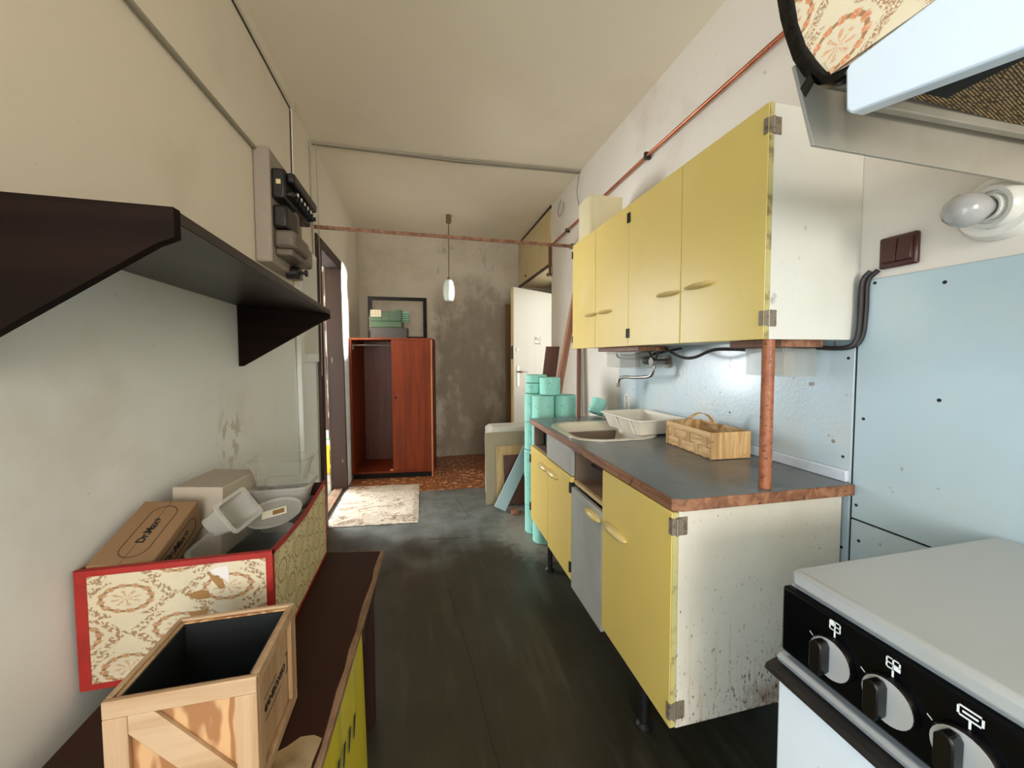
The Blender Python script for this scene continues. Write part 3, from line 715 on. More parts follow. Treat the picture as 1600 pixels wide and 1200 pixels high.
# enamel tank on the cabinet top
bxm = MB(); pts = [(.87+.03, 1.985), (1.10, 1.985), (1.10, 2.175)]+[(x, y) for x, y in arc((.87+.05, 2.175-.05), .05, PI/2, PI, 6)]+[(x, y) for x, y in arc((.87+.05, 1.985+.05), .05, PI, 1.5*PI, 6)]
pts = [(1.10, 1.985), (1.10, 2.178)]+arc((.955, 2.128), .05, PI/2, PI, 6)+arc((.955, 2.035), .05, PI, 1.5*PI, 6)
solo('metal_tank', MB().prism([(x, y, 1.8865) for x, y in pts], (0, 0, .225)), mat('cream_enamel', (222, 208, 168), .3, layers=[((200, 182, 140), 4, .45, .75, .5, ONE)]), 'cream enamel tank with rounded corners on top of the wall cabinet', 'tank', .004, (1.02, 2.08, 1.886))

# tap
tp = thing('wall_tap', 'old chrome wall tap with swan neck spout above the sink', 'tap', (XR, 1.70, 1.20))
part('body', MB().lathe([(0, 0), (.028, 0), (.028, .008), (.014, .012), (.014, .075), (.02, .08), (.02, .10), (0, .10)], (XR-.008, 1.70, 1.20), 'X', 16), m_steel, tp)
bpy.context.view_layer.update()
mbx = tp.children[0].data
for v in mbx.vertices: v.co.x = -v.co.x-.016
sp_ = smoothpath([(1.125, 1.70, 1.195), (1.12, 1.705, 1.15), (1.115, 1.73, 1.125), (1.10, 1.83, 1.115), (1.09, 1.93, 1.112), (1.085, 1.972, 1.10), (1.082, 1.985, 1.065)], 6)
part('spout', MB().tube(sp_, .0085, 10), m_steel, tp)
part('nozzle', MB().lathe([(0, -.012), (.012, -.012), (.012, .01), (0, .01)], (1.082, 1.985, 1.065), 'Z', 12), m_hinge, tp)
part('knob', MB().lathe([(.008, 0), (.008, .02), (.021, .024), (.021, .05), (0, .052)], (1.115, 1.712, 1.205), 'Y', 12), m_knob, tp)
part('flange', MB().lathe([(0, 0), (.034, 0), (.03, .01), (0, .012)], (XR-.02, 1.70, 1.20), 'X', 16), m_hinge, tp)
# tap hoses and cables below the cabinet
def cable(pts, r, lab, m=m_cable, name='cable'):
    p0 = Vector(pts[0]); solo(name, MB().tube(smoothpath(pts, 7), r, 8), m, lab, 'cable', loc=p0)
cable([(1.15, 1.66, 1.268), (1.12, 1.655, 1.255), (1.118, 1.68, 1.215)], .006, 'black hose curving down into the tap, right one of the pair', name='hose')
cable([(1.15, 1.745, 1.268), (1.115, 1.73, 1.25), (1.118, 1.715, 1.215)], .006, 'black hose curving down into the tap, left one of the pair', name='hose')
cable([(XR-.05, 2.14, 1.27), (XR-.06, 2.12, 1.225), (XR-.03, 2.04, 1.212), (1.175, 1.86, 1.225), (1.14, 1.75, 1.235), (1.14, 1.52, 1.262)], .006, 'black cable sagging below the far half of the wall cabinet', )
cable([(XR-.05, 2.09, 1.27), (XR-.05, 2.09, 1.24), (XR-.04, 2.02, 1.232), (1.165, 1.9, 1.245), (1.155, 1.75, 1.256)], .005, 'thin black cable looping beside the sagging one under the cabinet', )
cable([(1.13, 1.62, 1.268), (1.10, 1.55, 1.25), (1.10, 1.46, 1.222), (1.10, 1.38, 1.222), (1.10, 1.28, 1.25), (1.10, 1.18, 1.252), (1.10, 1.08, 1.246)], .0065, 'black cable hanging in a wave below the middle of the wall cabinet')
for dx, lab in ((0, 'outer black cable bending up beside the white cabinet side'), (.014, 'inner black cable bending up beside the white cabinet side')):
    cable([(1.14+dx, 1.0, 1.258), (1.16+dx, .93, 1.252), (1.175+dx*.8, .855, 1.25), (1.186+dx*.8, .832-dx*.3, 1.275), (1.19+dx*.7, .828-dx*.5, 1.35), (1.19+dx*.7, .826-dx*.5, 1.43), (1.198+dx*.4, .812-dx, 1.458)], .0065, lab)
# bottle opener hook
mb = MB()
op = rrect(-.022, .022, -.045, .045, .018, 5)
mb.tube([(XR-.009, 2.093+a, .951+b) for a, b in op]+[(XR-.009, 2.093+op[0][0], .951+op[0][1])], .0085, 8)
mb.tube([(XR-.009, 2.071, .951), (XR-.009, 2.115, .951)], .006, 6)
solo('wall_hook', mb, m_porc, 'small white figure-eight hook on the splash board behind the tray', 'hook', loc=(XR-.009, 2.093, .951))

# light switch, porcelain lamp holder
sw = thing('light_switch', 'dark brown double rocker light switch on the wall above blue board', 'switch', (XR, .751, 1.498))
part('plate', MB().box(XR-.016, XR-.0005, .711, .793, 1.457, 1.538), m_switch, sw, bevel=.005)
for y in (.733, .766): part('rocker', MB().prism([(XR-.016, y-.0155, 1.468), (XR-.028, y-.0155, 1.472), (XR-.020, y-.0155, 1.528), (XR-.016, y-.0155, 1.528)], (0, .031, 0)), m_switch, sw, bevel=.0015)
lh = thing('wall_lamp', 'bare frosted light bulb in a slanted white porcelain wall holder', 'lamp', (XR, .574, 1.541), (0, -PI/2, 0))
# local z points into the room
part('base', MB().lathe([(0, 0), (.068, 0), (.068, .016), (.060, .028), (.038, .032), (.0, .032)], n=28), m_porc, lh, world=False)
tilt = Matrix.Translation((0, -.004, .026)) @ Matrix.Rotation(-.30, 4, 'X') @ Matrix.Rotation(-.10, 4, 'Y')
for nm, prof, mm in (('socket', [(.046, -.012), (.046, .012), (.042, .018), (.034, .018), (.032, .010), (0, .010)], m_porc),
                     ('collar', [(.027, .0), (.027, .024), (.023, .024), (.022, .008)], m_porc),
                     ('bulb', [(.014, .008), (.018, .024), (.026, .036), (.033, .05), (.0355, .063), (.0335, .077), (.025, .090), (.012, .0975), (0, .099)], m_bulb)):
    q = MB().lathe(prof, n=24); bmesh.ops.transform(q.bm, matrix=tilt, verts=q.bm.verts)
    part(nm, q, mm, lh, world=False)

# ---------------------------------------------------------------- pipes
cp = thing('copper_pipe', 'thin copper pipe running along the right wall above the yellow cabinets', 'pipe', (XR, 1.9, 2.3))
part('tube', MB().tube([(XR-.022, .3, 2.303), (XR-.022, 1.9, 2.300), (XR-.022, 3.49, 2.262)], .009, 10), m_copper, cp)
part('clip', MB().box(XR-.036, XR-.0005, 1.885, 1.905, 2.282, 2.320), m_black, cp, bevel=.004)
part('clip', MB().box(XR-.036, XR-.0005, 3.05, 3.065, 2.256, 2.288), m_black, cp, bevel=.004)
rod = thing('cross_rod', 'brown wooden rail spanning the hallway from wall to wall', 'rail', (.26, 2.9, 2.105))
part('rail', MB().prism([(XL+.0005, 2.866, 2.095), (XL+.0005, 2.866, 2.117), (XR-.0005, 2.958, 2.128), (XR-.0005, 2.958, 2.106)], (0, .016, 0)), m_edge, rod)
part('bracket', MB().box(XR-.03, XR-.0005, 2.945, 2.985, 2.100, 2.135), m_hinge, rod)

# ---------------------------------------------------------------- wall shelf on the left
sh = thing('wall_shelf', 'dark brown wall shelf on triangular brackets on the left wall', 'shelf', (XL, 1.2, 1.43))
def quadslab(p, t):   # p: four top corners, thickness t downwards
    return MB().prism(p, (0, 0, -t))
part('board', quadslab([(XL+.0005, .716, 1.462), (-.366, .716, 1.4555), (-.366, 1.735, 1.421), (XL+.0005, 1.735, 1.448)], .02), m_shelf, sh, bevel=.0015)
def bracket(y, zt_w, zt_f, zf, zw):
    return MB().prism([(XL+.0005, y, zt_w), (-.364, y, zt_f), (-.364, y, zf), (-.39, y, zf-.012), (XL+.012, y, zw), (XL+.0005, y, zw)], (0, .018, 0))
part('bracket', bracket(.696, 1.463, 1.4565, 1.411, 1.195), m_brk, sh, bevel=.001)
part('bracket', bracket(1.705, 1.428, 1.401, 1.386, 1.193), m_brk, sh, bevel=.001)

# ---------------------------------------------------------------- electricity board
EBS = None
eb = thing('fuse_board', 'old electricity board with black fuse block and brown covers on left wall', 'fuse board', (XL, 2.2, 1.63))
part('backboard', MB().prism([(XL+.0005, 1.945, 2.135), (XL+.0005, 1.945, 1.645), (XL+.0005, 2.40, 1.645), (XL+.0005, 2.40, 2.135)], (.066, 0, 0)), m_board, eb, bevel=.008)
x0 = XL+.067
part('fuse_block', MB().prism([(x0, 1.955, 2.055), (x0, 2.36, 2.055), (x0, 2.36, 1.925), (x0, 1.955, 1.925)], (.055, 0, 0)).prism([(x0+.055, 1.97, 2.045), (x0+.055, 2.35, 2.045), (x0+.055, 2.35, 2.0), (x0+.055, 1.97, 2.0)], (.035, 0, 0)), m_fuse, eb, bevel=.01)
part('end_label', MB().box(x0+.02, x0+.038, 1.9535, 1.9548, 1.985, 2.005), m_beige, eb)
for k in range(7):
    y = 2.0+k*.052
    f = part('fuse', MB().lathe([(0, 0), (.016, 0), (.016, .02), (.011, .026), (.011, .036), (0, .038)], (x0+.055, y, 1.958), 'X', 12), m_fuse, eb)
    part('fuse_tip', MB().lathe([(0, 0), (.0085, 0), (.0085, .003), (0, .004)], (x0+.093, y, 1.958), 'X', 10), m_porc, eb, sub=f)
part('breaker_cover', MB().prism([(x0, 1.96, 1.90), (x0, 2.10, 1.90), (x0, 2.12, 1.80), (x0, 1.96, 1.80)], (.06, 0, 0)), m_fuse, eb, bevel=.012)
part('meter_cover', MB().box(x0, x0+.085, 1.965, 2.20, 1.715, 1.795), m_meter, eb, bevel=.016)
part('meter_base', MB().box(x0, x0+.07, 1.985, 2.28, 1.685, 1.715), m_meter, eb, bevel=.006)
part('side_cover', MB().box(x0, x0+.07, 2.22, 2.32, 1.69, 1.79), mat('grey_brown_cover', (132, 118, 104), .45), eb, bevel=.014)
part('neck', MB().box(x0, x0+.05, 2.13, 2.18, 1.795, 1.93), m_meter, eb, bevel=.008)
part('turn_switch', MB().lathe([(0, 0), (.032, 0), (.032, .05), (.024, .058), (0, .06)], (x0-.02, 2.20, 1.65), 'X', 16).lathe([(.008, .05), (.008, .08), (.017, .082), (.017, .092), (0, .094)], (x0-.02, 2.20, 1.65), 'X', 12), m_fuse, eb)
eb.location.y -= .05
# flush painted cover below it
wc = thing('wall_cover', 'white painted cover panel set in the left wall below fuse board', 'cover', (XL, 2.65, 1.2))
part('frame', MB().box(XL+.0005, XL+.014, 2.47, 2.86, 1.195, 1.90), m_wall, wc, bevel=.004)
part('panel', MB().box(XL+.014, XL+.020, 2.53, 2.83, 1.25, 1.86), m_white, wc, bevel=.004)

# ---------------------------------------------------------------- low table on the left with its load
TZ = .545
tb = thing('low_table', 'low dark brown table with peeling edge along the left wall', 'table', (-.39, .85, 0))
top = [(-.14, 1.405, TZ-.022), (-.625, 1.50, TZ-.022), (-.632, .47, TZ-.022), (-.184, .47, TZ-.022)]
def wavy(p, q, n, amp):
    P, Q = Vector(p), Vector(q); d = (Q-P).normalized().cross(Vector((0, 0, 1)))
    return [P.lerp(Q, i/n)+d*random.uniform(-amp, amp) for i in range(n+1)]
part('tabletop', MB().prism(top, (0, 0, .018)), m_peel, tb, bevel=.002)
e = wavy((-.192, .48, TZ-.004), (-.153, 1.395, TZ-.004), 16, .004)
part('painted_sheet', MB().prism([(-.629, .48, TZ-.004), *e, (-.622, 1.488, TZ-.004)], (0, 0, .0035)), m_table, tb)
w_ = [Vector((-.43, .43, TZ-.0004)), Vector((-.20, .43, TZ-.0004)), *wavy((-.19, .60, TZ-.0004), (-.187, .72, TZ-.0004), 3, .004), *wavy((-.20, .735, TZ-.0004), (-.30, .70, TZ-.0004), 5, .006), Vector((-.40, .62, TZ-.0004))]
part('worn_patch', MB().prism(w_, (0, 0, .0006)), mat('worn_through_wood', (150, 128, 92), .65, layers=[((100, 72, 46), 9, .45, .65, .7, ONE)]), tb)
part('apron', MB().box(-.60, -.585, .52, 1.36, .44, TZ-.023).box(-.175, -.162, 1.09, 1.33, .44, TZ-.023).box(-.60, -.17, 1.34, 1.355, .44, TZ-.023), m_table, tb)
for x, y in ((-.59, .52), (-.59, 1.34), (-.19, 1.32), (-.24, .52)): part('leg', MB().prism([(x-.02, y-.02, 0), (x+.02, y-.02, 0), (x+.02, y+.02, 0), (x-.02, y+.02, 0)], (0, 0, TZ-.023)), m_table, tb)
yc = thing('printed_sheet', 'yellow printed cardboard sheet with black lettering leaning under the table edge', 'cardboard', (-.17, .75, 0))
part('sheet', MB().prism([(-.200, .50, .002), (-.158, 1.07, .002), (-.166, 1.06, .50), (-.208, .50, .50)], (-.006, 0, 0)), m_yelcard, yc)
q = MB()
for k in range(7): q.prism([(-.1875+k*.0028, .66+k*.045, .40-k*.012), (-.1875+k*.0028+.0008, .668+k*.045, .40-k*.012), (-.1875+k*.0028+.0005, .690+k*.045, .425-k*.010), (-.1885+k*.0028, .680+k*.045, .425-k*.010)], (.0012, 0, 0))
bmesh.ops.translate(q.bm, vec=(.0012, 0, 0), verts=q.bm.verts)
part('lettering', q, m_ink, yc)
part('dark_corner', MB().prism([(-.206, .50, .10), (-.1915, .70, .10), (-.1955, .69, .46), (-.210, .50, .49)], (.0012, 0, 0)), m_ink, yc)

# wooden crate
cr = thing('wooden_crate', 'small pine crate stamped MANBOXEO with a black liner on the low table', 'crate', (-.35, .728, TZ))
CX0, CX1, CY0, CY1, CZ0, CZ1 = -.447, -.252, .638, .822, TZ+.0005, .742
def cb(nm, x0, x1, y0, y1, z0, z1, m=m_crate_h, bev=.0015): return part(nm, MB().box(x0, x1, y0, y1, z0, z1), m, cr, bevel=bev)
t_ = .012
cb('bottom', CX0+t_, CX1-t_, CY0+t_, CY1-t_, CZ0, CZ0+.008, m_crate)
cb('panel', CX0+.008, CX1-.008, CY0+.008, CY0+.014, CZ0, CZ1-.004, m_ply); cb('panel', CX0+.008, CX1-.008, CY1-.014, CY1-.008, CZ0, CZ1-.004, m_ply)
cb('panel', CX1-.014, CX1-.008, CY0+.014, CY1-.014, CZ0, CZ1-.004, m_crate); cb('panel', CX0+.008, CX0+.014, CY0+.014, CY1-.014, CZ0, CZ1-.004, m_crate)
rw = .026
for y0, y1 in ((CY0, CY0+.008), (CY1-.008, CY1)):
    cb('rail', CX0, CX1, y0, y1, CZ1-rw, CZ1); cb('rail', CX0, CX1, y0, y1, CZ0, CZ0+rw)
    cb('stile', CX0, CX0+.030, y0, y1, CZ0+rw+.0004, CZ1-rw-.0004, m_crate); cb('stile', CX1-.030, CX1, y0, y1, CZ0+rw+.0004, CZ1-rw-.0004, m_crate)
for x0_, x1_ in ((CX0, CX0+.008), (CX1-.008, CX1)):
    cb('rail', x0_, x1_, CY0+.0085, CY1-.0085, CZ1-.02, CZ1); cb('rail', x0_, x1_, CY0+.0085, CY1-.0085, CZ0, CZ0+.02)
    cb('stile', x0_, x1_, CY0+.0085, CY0+.028, CZ0+.0204, CZ1-.0204, m_crate); cb('stile', x0_, x1_, CY1-.028, CY1-.0085, CZ0+.0204, CZ1-.0204, m_crate)
ax0, az0, ax1, az1 = CX0+.030, CZ1-rw, CX1-.030, CZ0+rw
d_ = Vector((ax1-ax0, 0, az1-az0)); nn = Vector((d_.z, 0, -d_.x)).normalized()*.013
part('brace', MB().prism([(ax0, CY0+.001, az0), (ax0+.032, CY0+.001, az0), (ax1, CY0+.001, az1+.028), (ax1, CY0+.001, az1), (ax1-.032, CY0+.001, az1), (ax0, CY0+.001, az0-.028)], (0, .0068, 0)), m_crate_h, cr, bevel=.001)
# liner: inside walls and floor, in black plastic
ln = MB(); a, b_ = .0145, .017
for (p0, p1, q0, q1) in ((CX0+a, CX1-a, CY0+a, CY0+b_), (CX0+a, CX1-a, CY1-b_, CY1-a), (CX0+a, CX0+b_, CY0+b_, CY1-b_), (CX1-b_, CX1-a, CY0+b_, CY1-b_)): ln.box(p0, p1, q0, q1, CZ0+.01, CZ1-.006)
ln.box(CX0+a, CX1-a, CY0+a, CY1-a, CZ0+.0085, CZ0+.011)
part('liner', ln, mat('black_liner', (12, 16, 16), .6), cr)
mxt = Matrix.Translation((CX1-.0076, (CY0+CY1)/2, (CZ0+CZ1)/2+.002)) @ Matrix.Rotation(PI/2, 4, 'Z') @ Matrix.Rotation(PI/2, 4, 'X')
q = MB().text('MANBOXEO', .0182, mxt, .0004, 1.0, .0004)
for s_ in (-1, 1):                              # thin frame lines with bracket ends, as stamped
    yy = (CY0+CY1)/2+s_*.063; zz = (CZ0+CZ1)/2+.002
    q.box(CX1-.0079, CX1-.0073, yy-.0008, yy+.0008, zz-.018, zz+.018)
    q.box(CX1-.0079, CX1-.0073, yy-s_*.006-.004, yy-s_*.002+.002, zz+.0165, zz+.018); q.box(CX1-.0079, CX1-.0073, yy-s_*.006-.004, yy-s_*.002+.002, zz-.018, zz-.0165)
q.box(CX1-.0079, CX1-.0073, CY0+.045, CY0+.10, (CZ0+CZ1)/2+.0205, (CZ0+CZ1)/2+.0213); q.box(CX1-.0079, CX1-.0073, CY0+.05, CY0+.12, (CZ0+CZ1)/2-.0178, (CZ0+CZ1)/2-.0170)
part('stamp', q, m_ink, cr, smooth=0)['label'] = 'black stamped word MANBOXEO'

# wallpapered storage box
bb = thing('wallpapered_box', 'open cardboard box covered in brown floral wallpaper with red taped edges', 'box', (-.51, 1.18, TZ))
BX0, BX1, BY0, BY1, BZ0, BZ1 = -.688, -.331, .937, 1.425, TZ+.001, .797
T = .004
part('front_side', MB().box(BX0+.0005, BX1-.0005, BY0, BY0+T, BZ0, BZ1), m_wp, bb)
part('right_side', MB().prism([(BX1-T, BY0+.001, BZ0), (BX1-T, BY0+.001, BZ1), (BX1-T, 1.06, BZ1-.012), (BX1-T, 1.2, BZ1-.016), (BX1-T, 1.32, BZ1-.006), (BX1-T, BY1, BZ1+.004), (BX1-T, BY1, BZ0)], (T, 0, 0)), m_wp2, bb)['label'] = 'right side in faded yellowish wallpaper'
part('back_side', MB().box(BX0, BX1-T, BY1-T, BY1, BZ0, BZ1), m_table, bb)
part('left_side', MB().box(BX0, BX0+T, BY0+T, BY1-T, BZ0, BZ1), m_torn, bb)
part('floor', MB().box(BX0+T, BX1-T, BY0+T, BY1-T, BZ0, BZ0+T), m_torn, bb)
tq = MB(); e_ = .0012
tq.box(BX0-.0005, BX1+e_, BY0-e_, BY0, BZ1-.013, BZ1+.001); tq.box(BX0-.0005, BX1, BY0-e_, BY0+.006, BZ1, BZ1+.0015)
tq.box(BX0-.0005, BX0+.02, BY0-e_, BY0, BZ0, BZ1-.013); tq.box(BX1-.012, BX1+e_, BY0-e_, BY0, BZ0, BZ1-.013)
tq.box(BX0+.02, BX1-.012, BY0-e_, BY0, BZ0, BZ0+.012); tq.box(BX1, BX1+e_, BY0, BY0+.012, BZ0, BZ1)
pr_ = [(BY0, BZ1), (1.06, BZ1-.012), (1.2, BZ1-.016), (1.32, BZ1-.006), (BY1, BZ1+.004)]
for (ya, za), (yb, zb) in zip(pr_, pr_[1:]): tq.prism([(BX1, ya, za+.001), (BX1, yb, zb+.001), (BX1, yb, zb-.010), (BX1, ya, za-.010)], (e_, 0, 0)).prism([(BX1-T-.001, ya, za), (BX1+e_, ya, za), (BX1+e_, yb, zb), (BX1-T-.001, yb, zb)], (0, 0, .0014))
tq.box(BX1, BX1+e_, BY0, BY1, BZ0, BZ0+.009); tq.box(BX1, BX1+e_, BY1-.008, BY1, BZ0, BZ1)
part('edge_tape', tq, m_red, bb)['label'] = 'red tape along the box edges'
def patch(pts, m, nm, y=BY0-.0011): part(nm, MB().prism([(x, y, z) for x, z in pts], (0, .001, 0)), m, bb)
patch([(-.497, .722), (-.470, .728), (-.455, .724), (-.452, .709), (-.476, .708)], m_torn, 'tear')
patch([(-.455, .764), (-.428, .747), (-.423, .727), (-.433, .725), (-.447, .747)], m_torn, 'tear')
patch([(-.492, .683), (-.455, .685), (-.46, .672), (-.485, .662)], m_torn, 'tear')
patch([(-.452, .768), (-.435, .775), (-.418, .776), (-.415, .762), (-.416, .735), (-.425, .748), (-.437, .758)], m_paper, 'bare_patch')

def tub(mb, mx, a, b, h, r, taper=.8, lip=.008, n=5):
    L = []
    for k, (s_, z, ex) in enumerate(((taper, 0, 0), (taper+.4*(1-taper), h*.5, 0), (1, h*.8, 0), (1, h, .0), (1, h, lip), (1, h-.004, lip), (.985, h-.004, 0), (taper*.98, .003, 0))):
        L.append([mb.bm.verts.new(mx @ Vector((x, y, z))) for x, y in rrect(-a*s_-ex, a*s_+ex, -b*s_-ex, b*s_+ex, r, n)])
    for p, q in zip(L, L[1:]):
        for i in range(len(p)): mb.bm.faces.new((p[i], p[(i+1) % len(p)], q[(i+1) % len(q)], q[i]))
    mb.bm.faces.new(L[0]); mb.bm.faces.new(L[-1]); return mb
def carton(name, label, mx, a, b, c, m, marks=None):
    t = thing(name, label, 'box', mx.translation, mx.to_euler())
    part('body', MB().box(-a, a, -b, b, -c, c), m, t, bevel=.0015, world=False)
    part('flap', MB().box(-a+.001, -.0008, -b+.001, b-.001, c, c+.0012).box(.0008, a-.001, -b+.001, b-.001, c, c+.0012), m, t, world=False)
    return t
# brown pharmacy carton, tilted so its back end rises out of the box
mx = Matrix.Translation((-.6225, 1.05, .792)) @ Matrix.Rotation(.36, 4, 'X') @ Matrix.Rotation(.10, 4, 'Y')
c1 = carton('cardboard_carton', 'brown cardboard carton marked Dr.Max+ sticking out of the wallpapered box', mx, .056, .096, .042, m_card)
q = MB().text('Dr.Max+', .022, Matrix.Translation((.004, 0, .0435)) @ Matrix.Rotation(PI/2, 4, 'Z'), .0003, .95, .0005)
st = arc((.004+.0, .052), .026, 0, PI, 10)+arc((.004, -.052), .026, PI, 2*PI, 10)
q.tube([(x, y, .0434) for x, y in st]+[(st[0][0], st[0][1], .0434)], .0007, 5)
part('print', q, m_ink, c1, world=False, smooth=0)
q = MB().text('Dr.Max+', .028, Matrix.Translation((.0565, -.01, .0)) @ Matrix.Rotation(PI/2, 4, 'Z') @ Matrix.Rotation(PI/2, 4, 'X'), .0003, .95, .0005)
st = arc((.05, .0), .022, -PI/2, PI/2, 10)+arc((-.07, .0), .022, PI/2, 1.5*PI, 10)
q.tube([(.0566, y, z) for y, z in st]+[(.0566, st[0][0], st[0][1])], .0007, 5)
part('print', q, m_ink, c1, world=False, smooth=0)
mx = Matrix.Translation((-.582, 1.262, .785)) @ Matrix.Rotation(.05, 4, 'Y') @ Matrix.Rotation(-.12, 4, 'Z')
c2 = carton('cardboard_carton', 'pale grey cardboard carton behind the brown one in the wallpapered box', mx, .062, .085, .095, m_cardw)
def tubthing(name, label, mx, *a, m=m_clear, lid=None):
    t = thing(name, label, 'tub', mx.translation, mx.to_euler())
    part('body', tub(MB(), Matrix(), *a), m, t, world=False)
    return t
tubthing('plastic_tub', 'clear plastic tub standing on top of the pile in the wallpapered box', Matrix.Translation((-.432, 1.335, .838)) @ Matrix.Rotation(.05, 4, 'Z') @ Matrix.Rotation(-.05, 4, 'X'), .082, .07, .075, .03)
tubthing('plastic_tub', 'milky plastic tub directly below the topmost clear tub', Matrix.Translation((-.428, 1.335, .765)), .08, .068, .068, .03, m=m_frost)
tubthing('plastic_tub', 'small grey tub lowest below the two stacked tubs', Matrix.Translation((-.428, 1.335, .695)), .075, .065, .065, .03, m=mat('smoky_plastic', (110, 100, 92), .4))
tubthing('plastic_tub', 'ribbed milky tub tipped on its side against the grey carton', Matrix.Translation((-.520, 1.128, .800)) @ Matrix.Rotation(1.0, 4, 'Y') @ Matrix.Rotation(.35, 4, 'X'), .036, .042, .078, .010, m=m_frost)
tubthing('plastic_tub', 'large oval clear tub at the front of the wallpapered box', Matrix.Translation((-.432, 1.045, .70)) @ Matrix.Rotation(.06, 4, 'Y'), .09, .095, .085, .06)
t = thing('plastic_dish', 'shallow round clear dish with paper label behind the large oval tub', 'dish', (-.41, 1.19, .79), (.22, -.12, .3))
part('disc', MB().lathe([(0, .0), (.062, .0), (.066, .005), (.07, .005), (.07, .001), (.062, -.003), (0, -.003)], n=28), m_frost, t, world=False)
part('label', MB().box(-.03, .03, -.018, .018, .0005, .0012), m_label, t, world=False)
part('label_mark', MB().box(-.004, .024, -.012, .010, .0012, .0018), m_torn, t, world=False)

# ---------------------------------------------------------------- gas stove
so = thing('stove', 'white kitchen stove with black control panel and closed lid, by the camera', 'stove', (.93, .3, 0))
part('body', MB().box(.665, 1.185, .05, .562, .03, .806), m_stove, so, bevel=.004)
part('lid', MB().box(.653, 1.198, .035, .554, .807, .840), m_stovetop, so, bevel=.009)
part('control_panel', MB().box(.645, .664, .035, .562, .682, .8045), m_ctrl, so, bevel=.005)
part('trim_bar', MB().prism([(.668, .04, .676), (.644, .04, .676), (.637, .04, .669), (.640, .04, .660), (.668, .04, .659)], (0, .523, 0)), m_chrome, so, bevel=.002)
od = part('oven_door', MB().box(.652, .664, .045, .571, .10, .658), m_stove, so, bevel=.004)
part('handle', MB().prism([(.652, .03, .657), (.626, .03, .650), (.622, .03, .640), (.628, .03, .636), (.652, .03, .644)], (0, .545, 0)), mat('handle_plastic', (34, 30, 28), .4, layers=[((84, 74, 66), 40, .6, .75, .5, (1, .3, 1))]), so, sub=od, bevel=.002)
part('plinth', MB().box(.67, 1.18, .055, .545, 0, .03).box(.66, .67, .05, .55, .035, .095), m_stove, so)
for i, y in enumerate((.468, .389, .310, .231, .152)):
    kb = part('knob', MB().lathe([(0, 0), (.0335, 0), (.0335, -.006), (.032, -.010), (.031, -.010), (0, -.010)], (.645, y, .738), 'X', 28), m_knob, so)
    part('knob_face', MB().lathe([(0, -.0102), (.0312, -.0102), (.0312, -.0112), (0, -.0112)], (.645, y, .738), 'X', 28), m_knobm, so, sub=kb)
    g = MB(); pts = [(.004, .0275), (.010, .020), (.010, -.020), (.004, -.0275), (-.006, -.0275), (-.010, -.02), (-.010, .02), (-.006, .0275)]
    g.prism([(.6335, y+.008+a_, .738+b_) for a_, b_ in pts], (-.019, 0, 0))
    part('grip', g, m_knob, so, sub=kb, bevel=.002)
    p = MB(); xx = .6446
    def pb(y0, y1, z0, z1): p.box(xx-.0006, xx+.0004, y-y0, y-y1, .738+z0, .738+z1)
    pb(-.001, .001, .034, .044)
    if i < 2 or i > 2:
        pb(-.0085, .0085, .044, .0455); pb(-.0085, .0085, .0585, .060); pb(-.0085, -.007, .044, .060); pb(.007, .0085, .044, .060); pb(-.0007, .0007, .044, .060); pb(-.0085, .0085, .0513, .0527)
        if i == 0: pb(-.007, 0, .0527, .0585)
        else: pb(0, .007, .044, .0513)
    else:
        pb(-.012, .012, .044, .046); pb(-.012, .012, .056, .058); pb(-.012, -.010, .044, .058); pb(.010, .012, .044, .058); pb(-.007, .007, .0498, .0522)
    part('tick', MB().prism([(xx-.0006, y+.0345, .738+.012), (xx-.0006, y+.040, .738+.016), (xx-.0006, y+.040, .738+.0172), (xx-.0006, y+.0345, .738+.0132)], (.001, 0, 0)), m_print, so, sub=kb)
    part('symbol', p, m_print, so, sub=kb, smooth=0)['kind'] = 'stuff'

# ---------------------------------------------------------------- shelf over the stove and what is on it
hs = thing('stove_shelf', 'white shelf frame with woven brown underside and grey bracket over the stove', 'shelf', (XR, .3, 1.57))
part('bracket', MB().prism([(.640, .525, 1.578), (XR-.0005, .525, 1.568), (XR-.0005, .525, 1.70), (.596, .525, 1.70)], (0, .006, 0)), m_hoodg, hs, bevel=.001)
part('front_rail', MB().prism([(.545, .403, 1.607), (.545, .408, 1.600), (.545, .406, 1.549), (.545, .400, 1.541), (.545, -.1, 1.440), (.545, -.1, 1.640)], (.022, 0, 0)), m_hood, hs, bevel=.003)['label'] = 'white front rail'
part('end_rail', MB().box(.70, XR-.0005, .498, .512, 1.638, 1.672), m_hoodg, hs, bevel=.002)
part('shade_sheet', MB().box(.70, XR-.0005, -.1, .497, 1.672, 1.684), m_matblack, hs)  # black sheet added as the dark of the void above the weave
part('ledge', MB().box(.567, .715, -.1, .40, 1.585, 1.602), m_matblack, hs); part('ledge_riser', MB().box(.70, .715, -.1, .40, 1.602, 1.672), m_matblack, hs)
part('woven_panel', MB().prism([(.80, .488, 1.652), (1.02, .496, 1.652), (XR-.002, .497, 1.652), (XR-.002, -.1, 1.652), (.72, -.1, 1.652), (.72, .45, 1.652)], (0, 0, .006)), m_woven, hs)
ub = thing('wallpapered_case', 'case covered in orange rose wallpaper with black taped edges above the stove', 'case', (.62, .2, 1.603))
cs = [(.553, -.1, 1.603), (.553, -.1, 2.2), (.553, .53, 2.2), (.553, .517, 1.78), (.553, .50, 1.715), (.553, .486, 1.672), (.553, .469, 1.637), (.553, .448, 1.612), (.553, .425, 1.603)]
part('paper_side', MB().prism(cs, (.12, 0, 0)), m_wp3, ub)
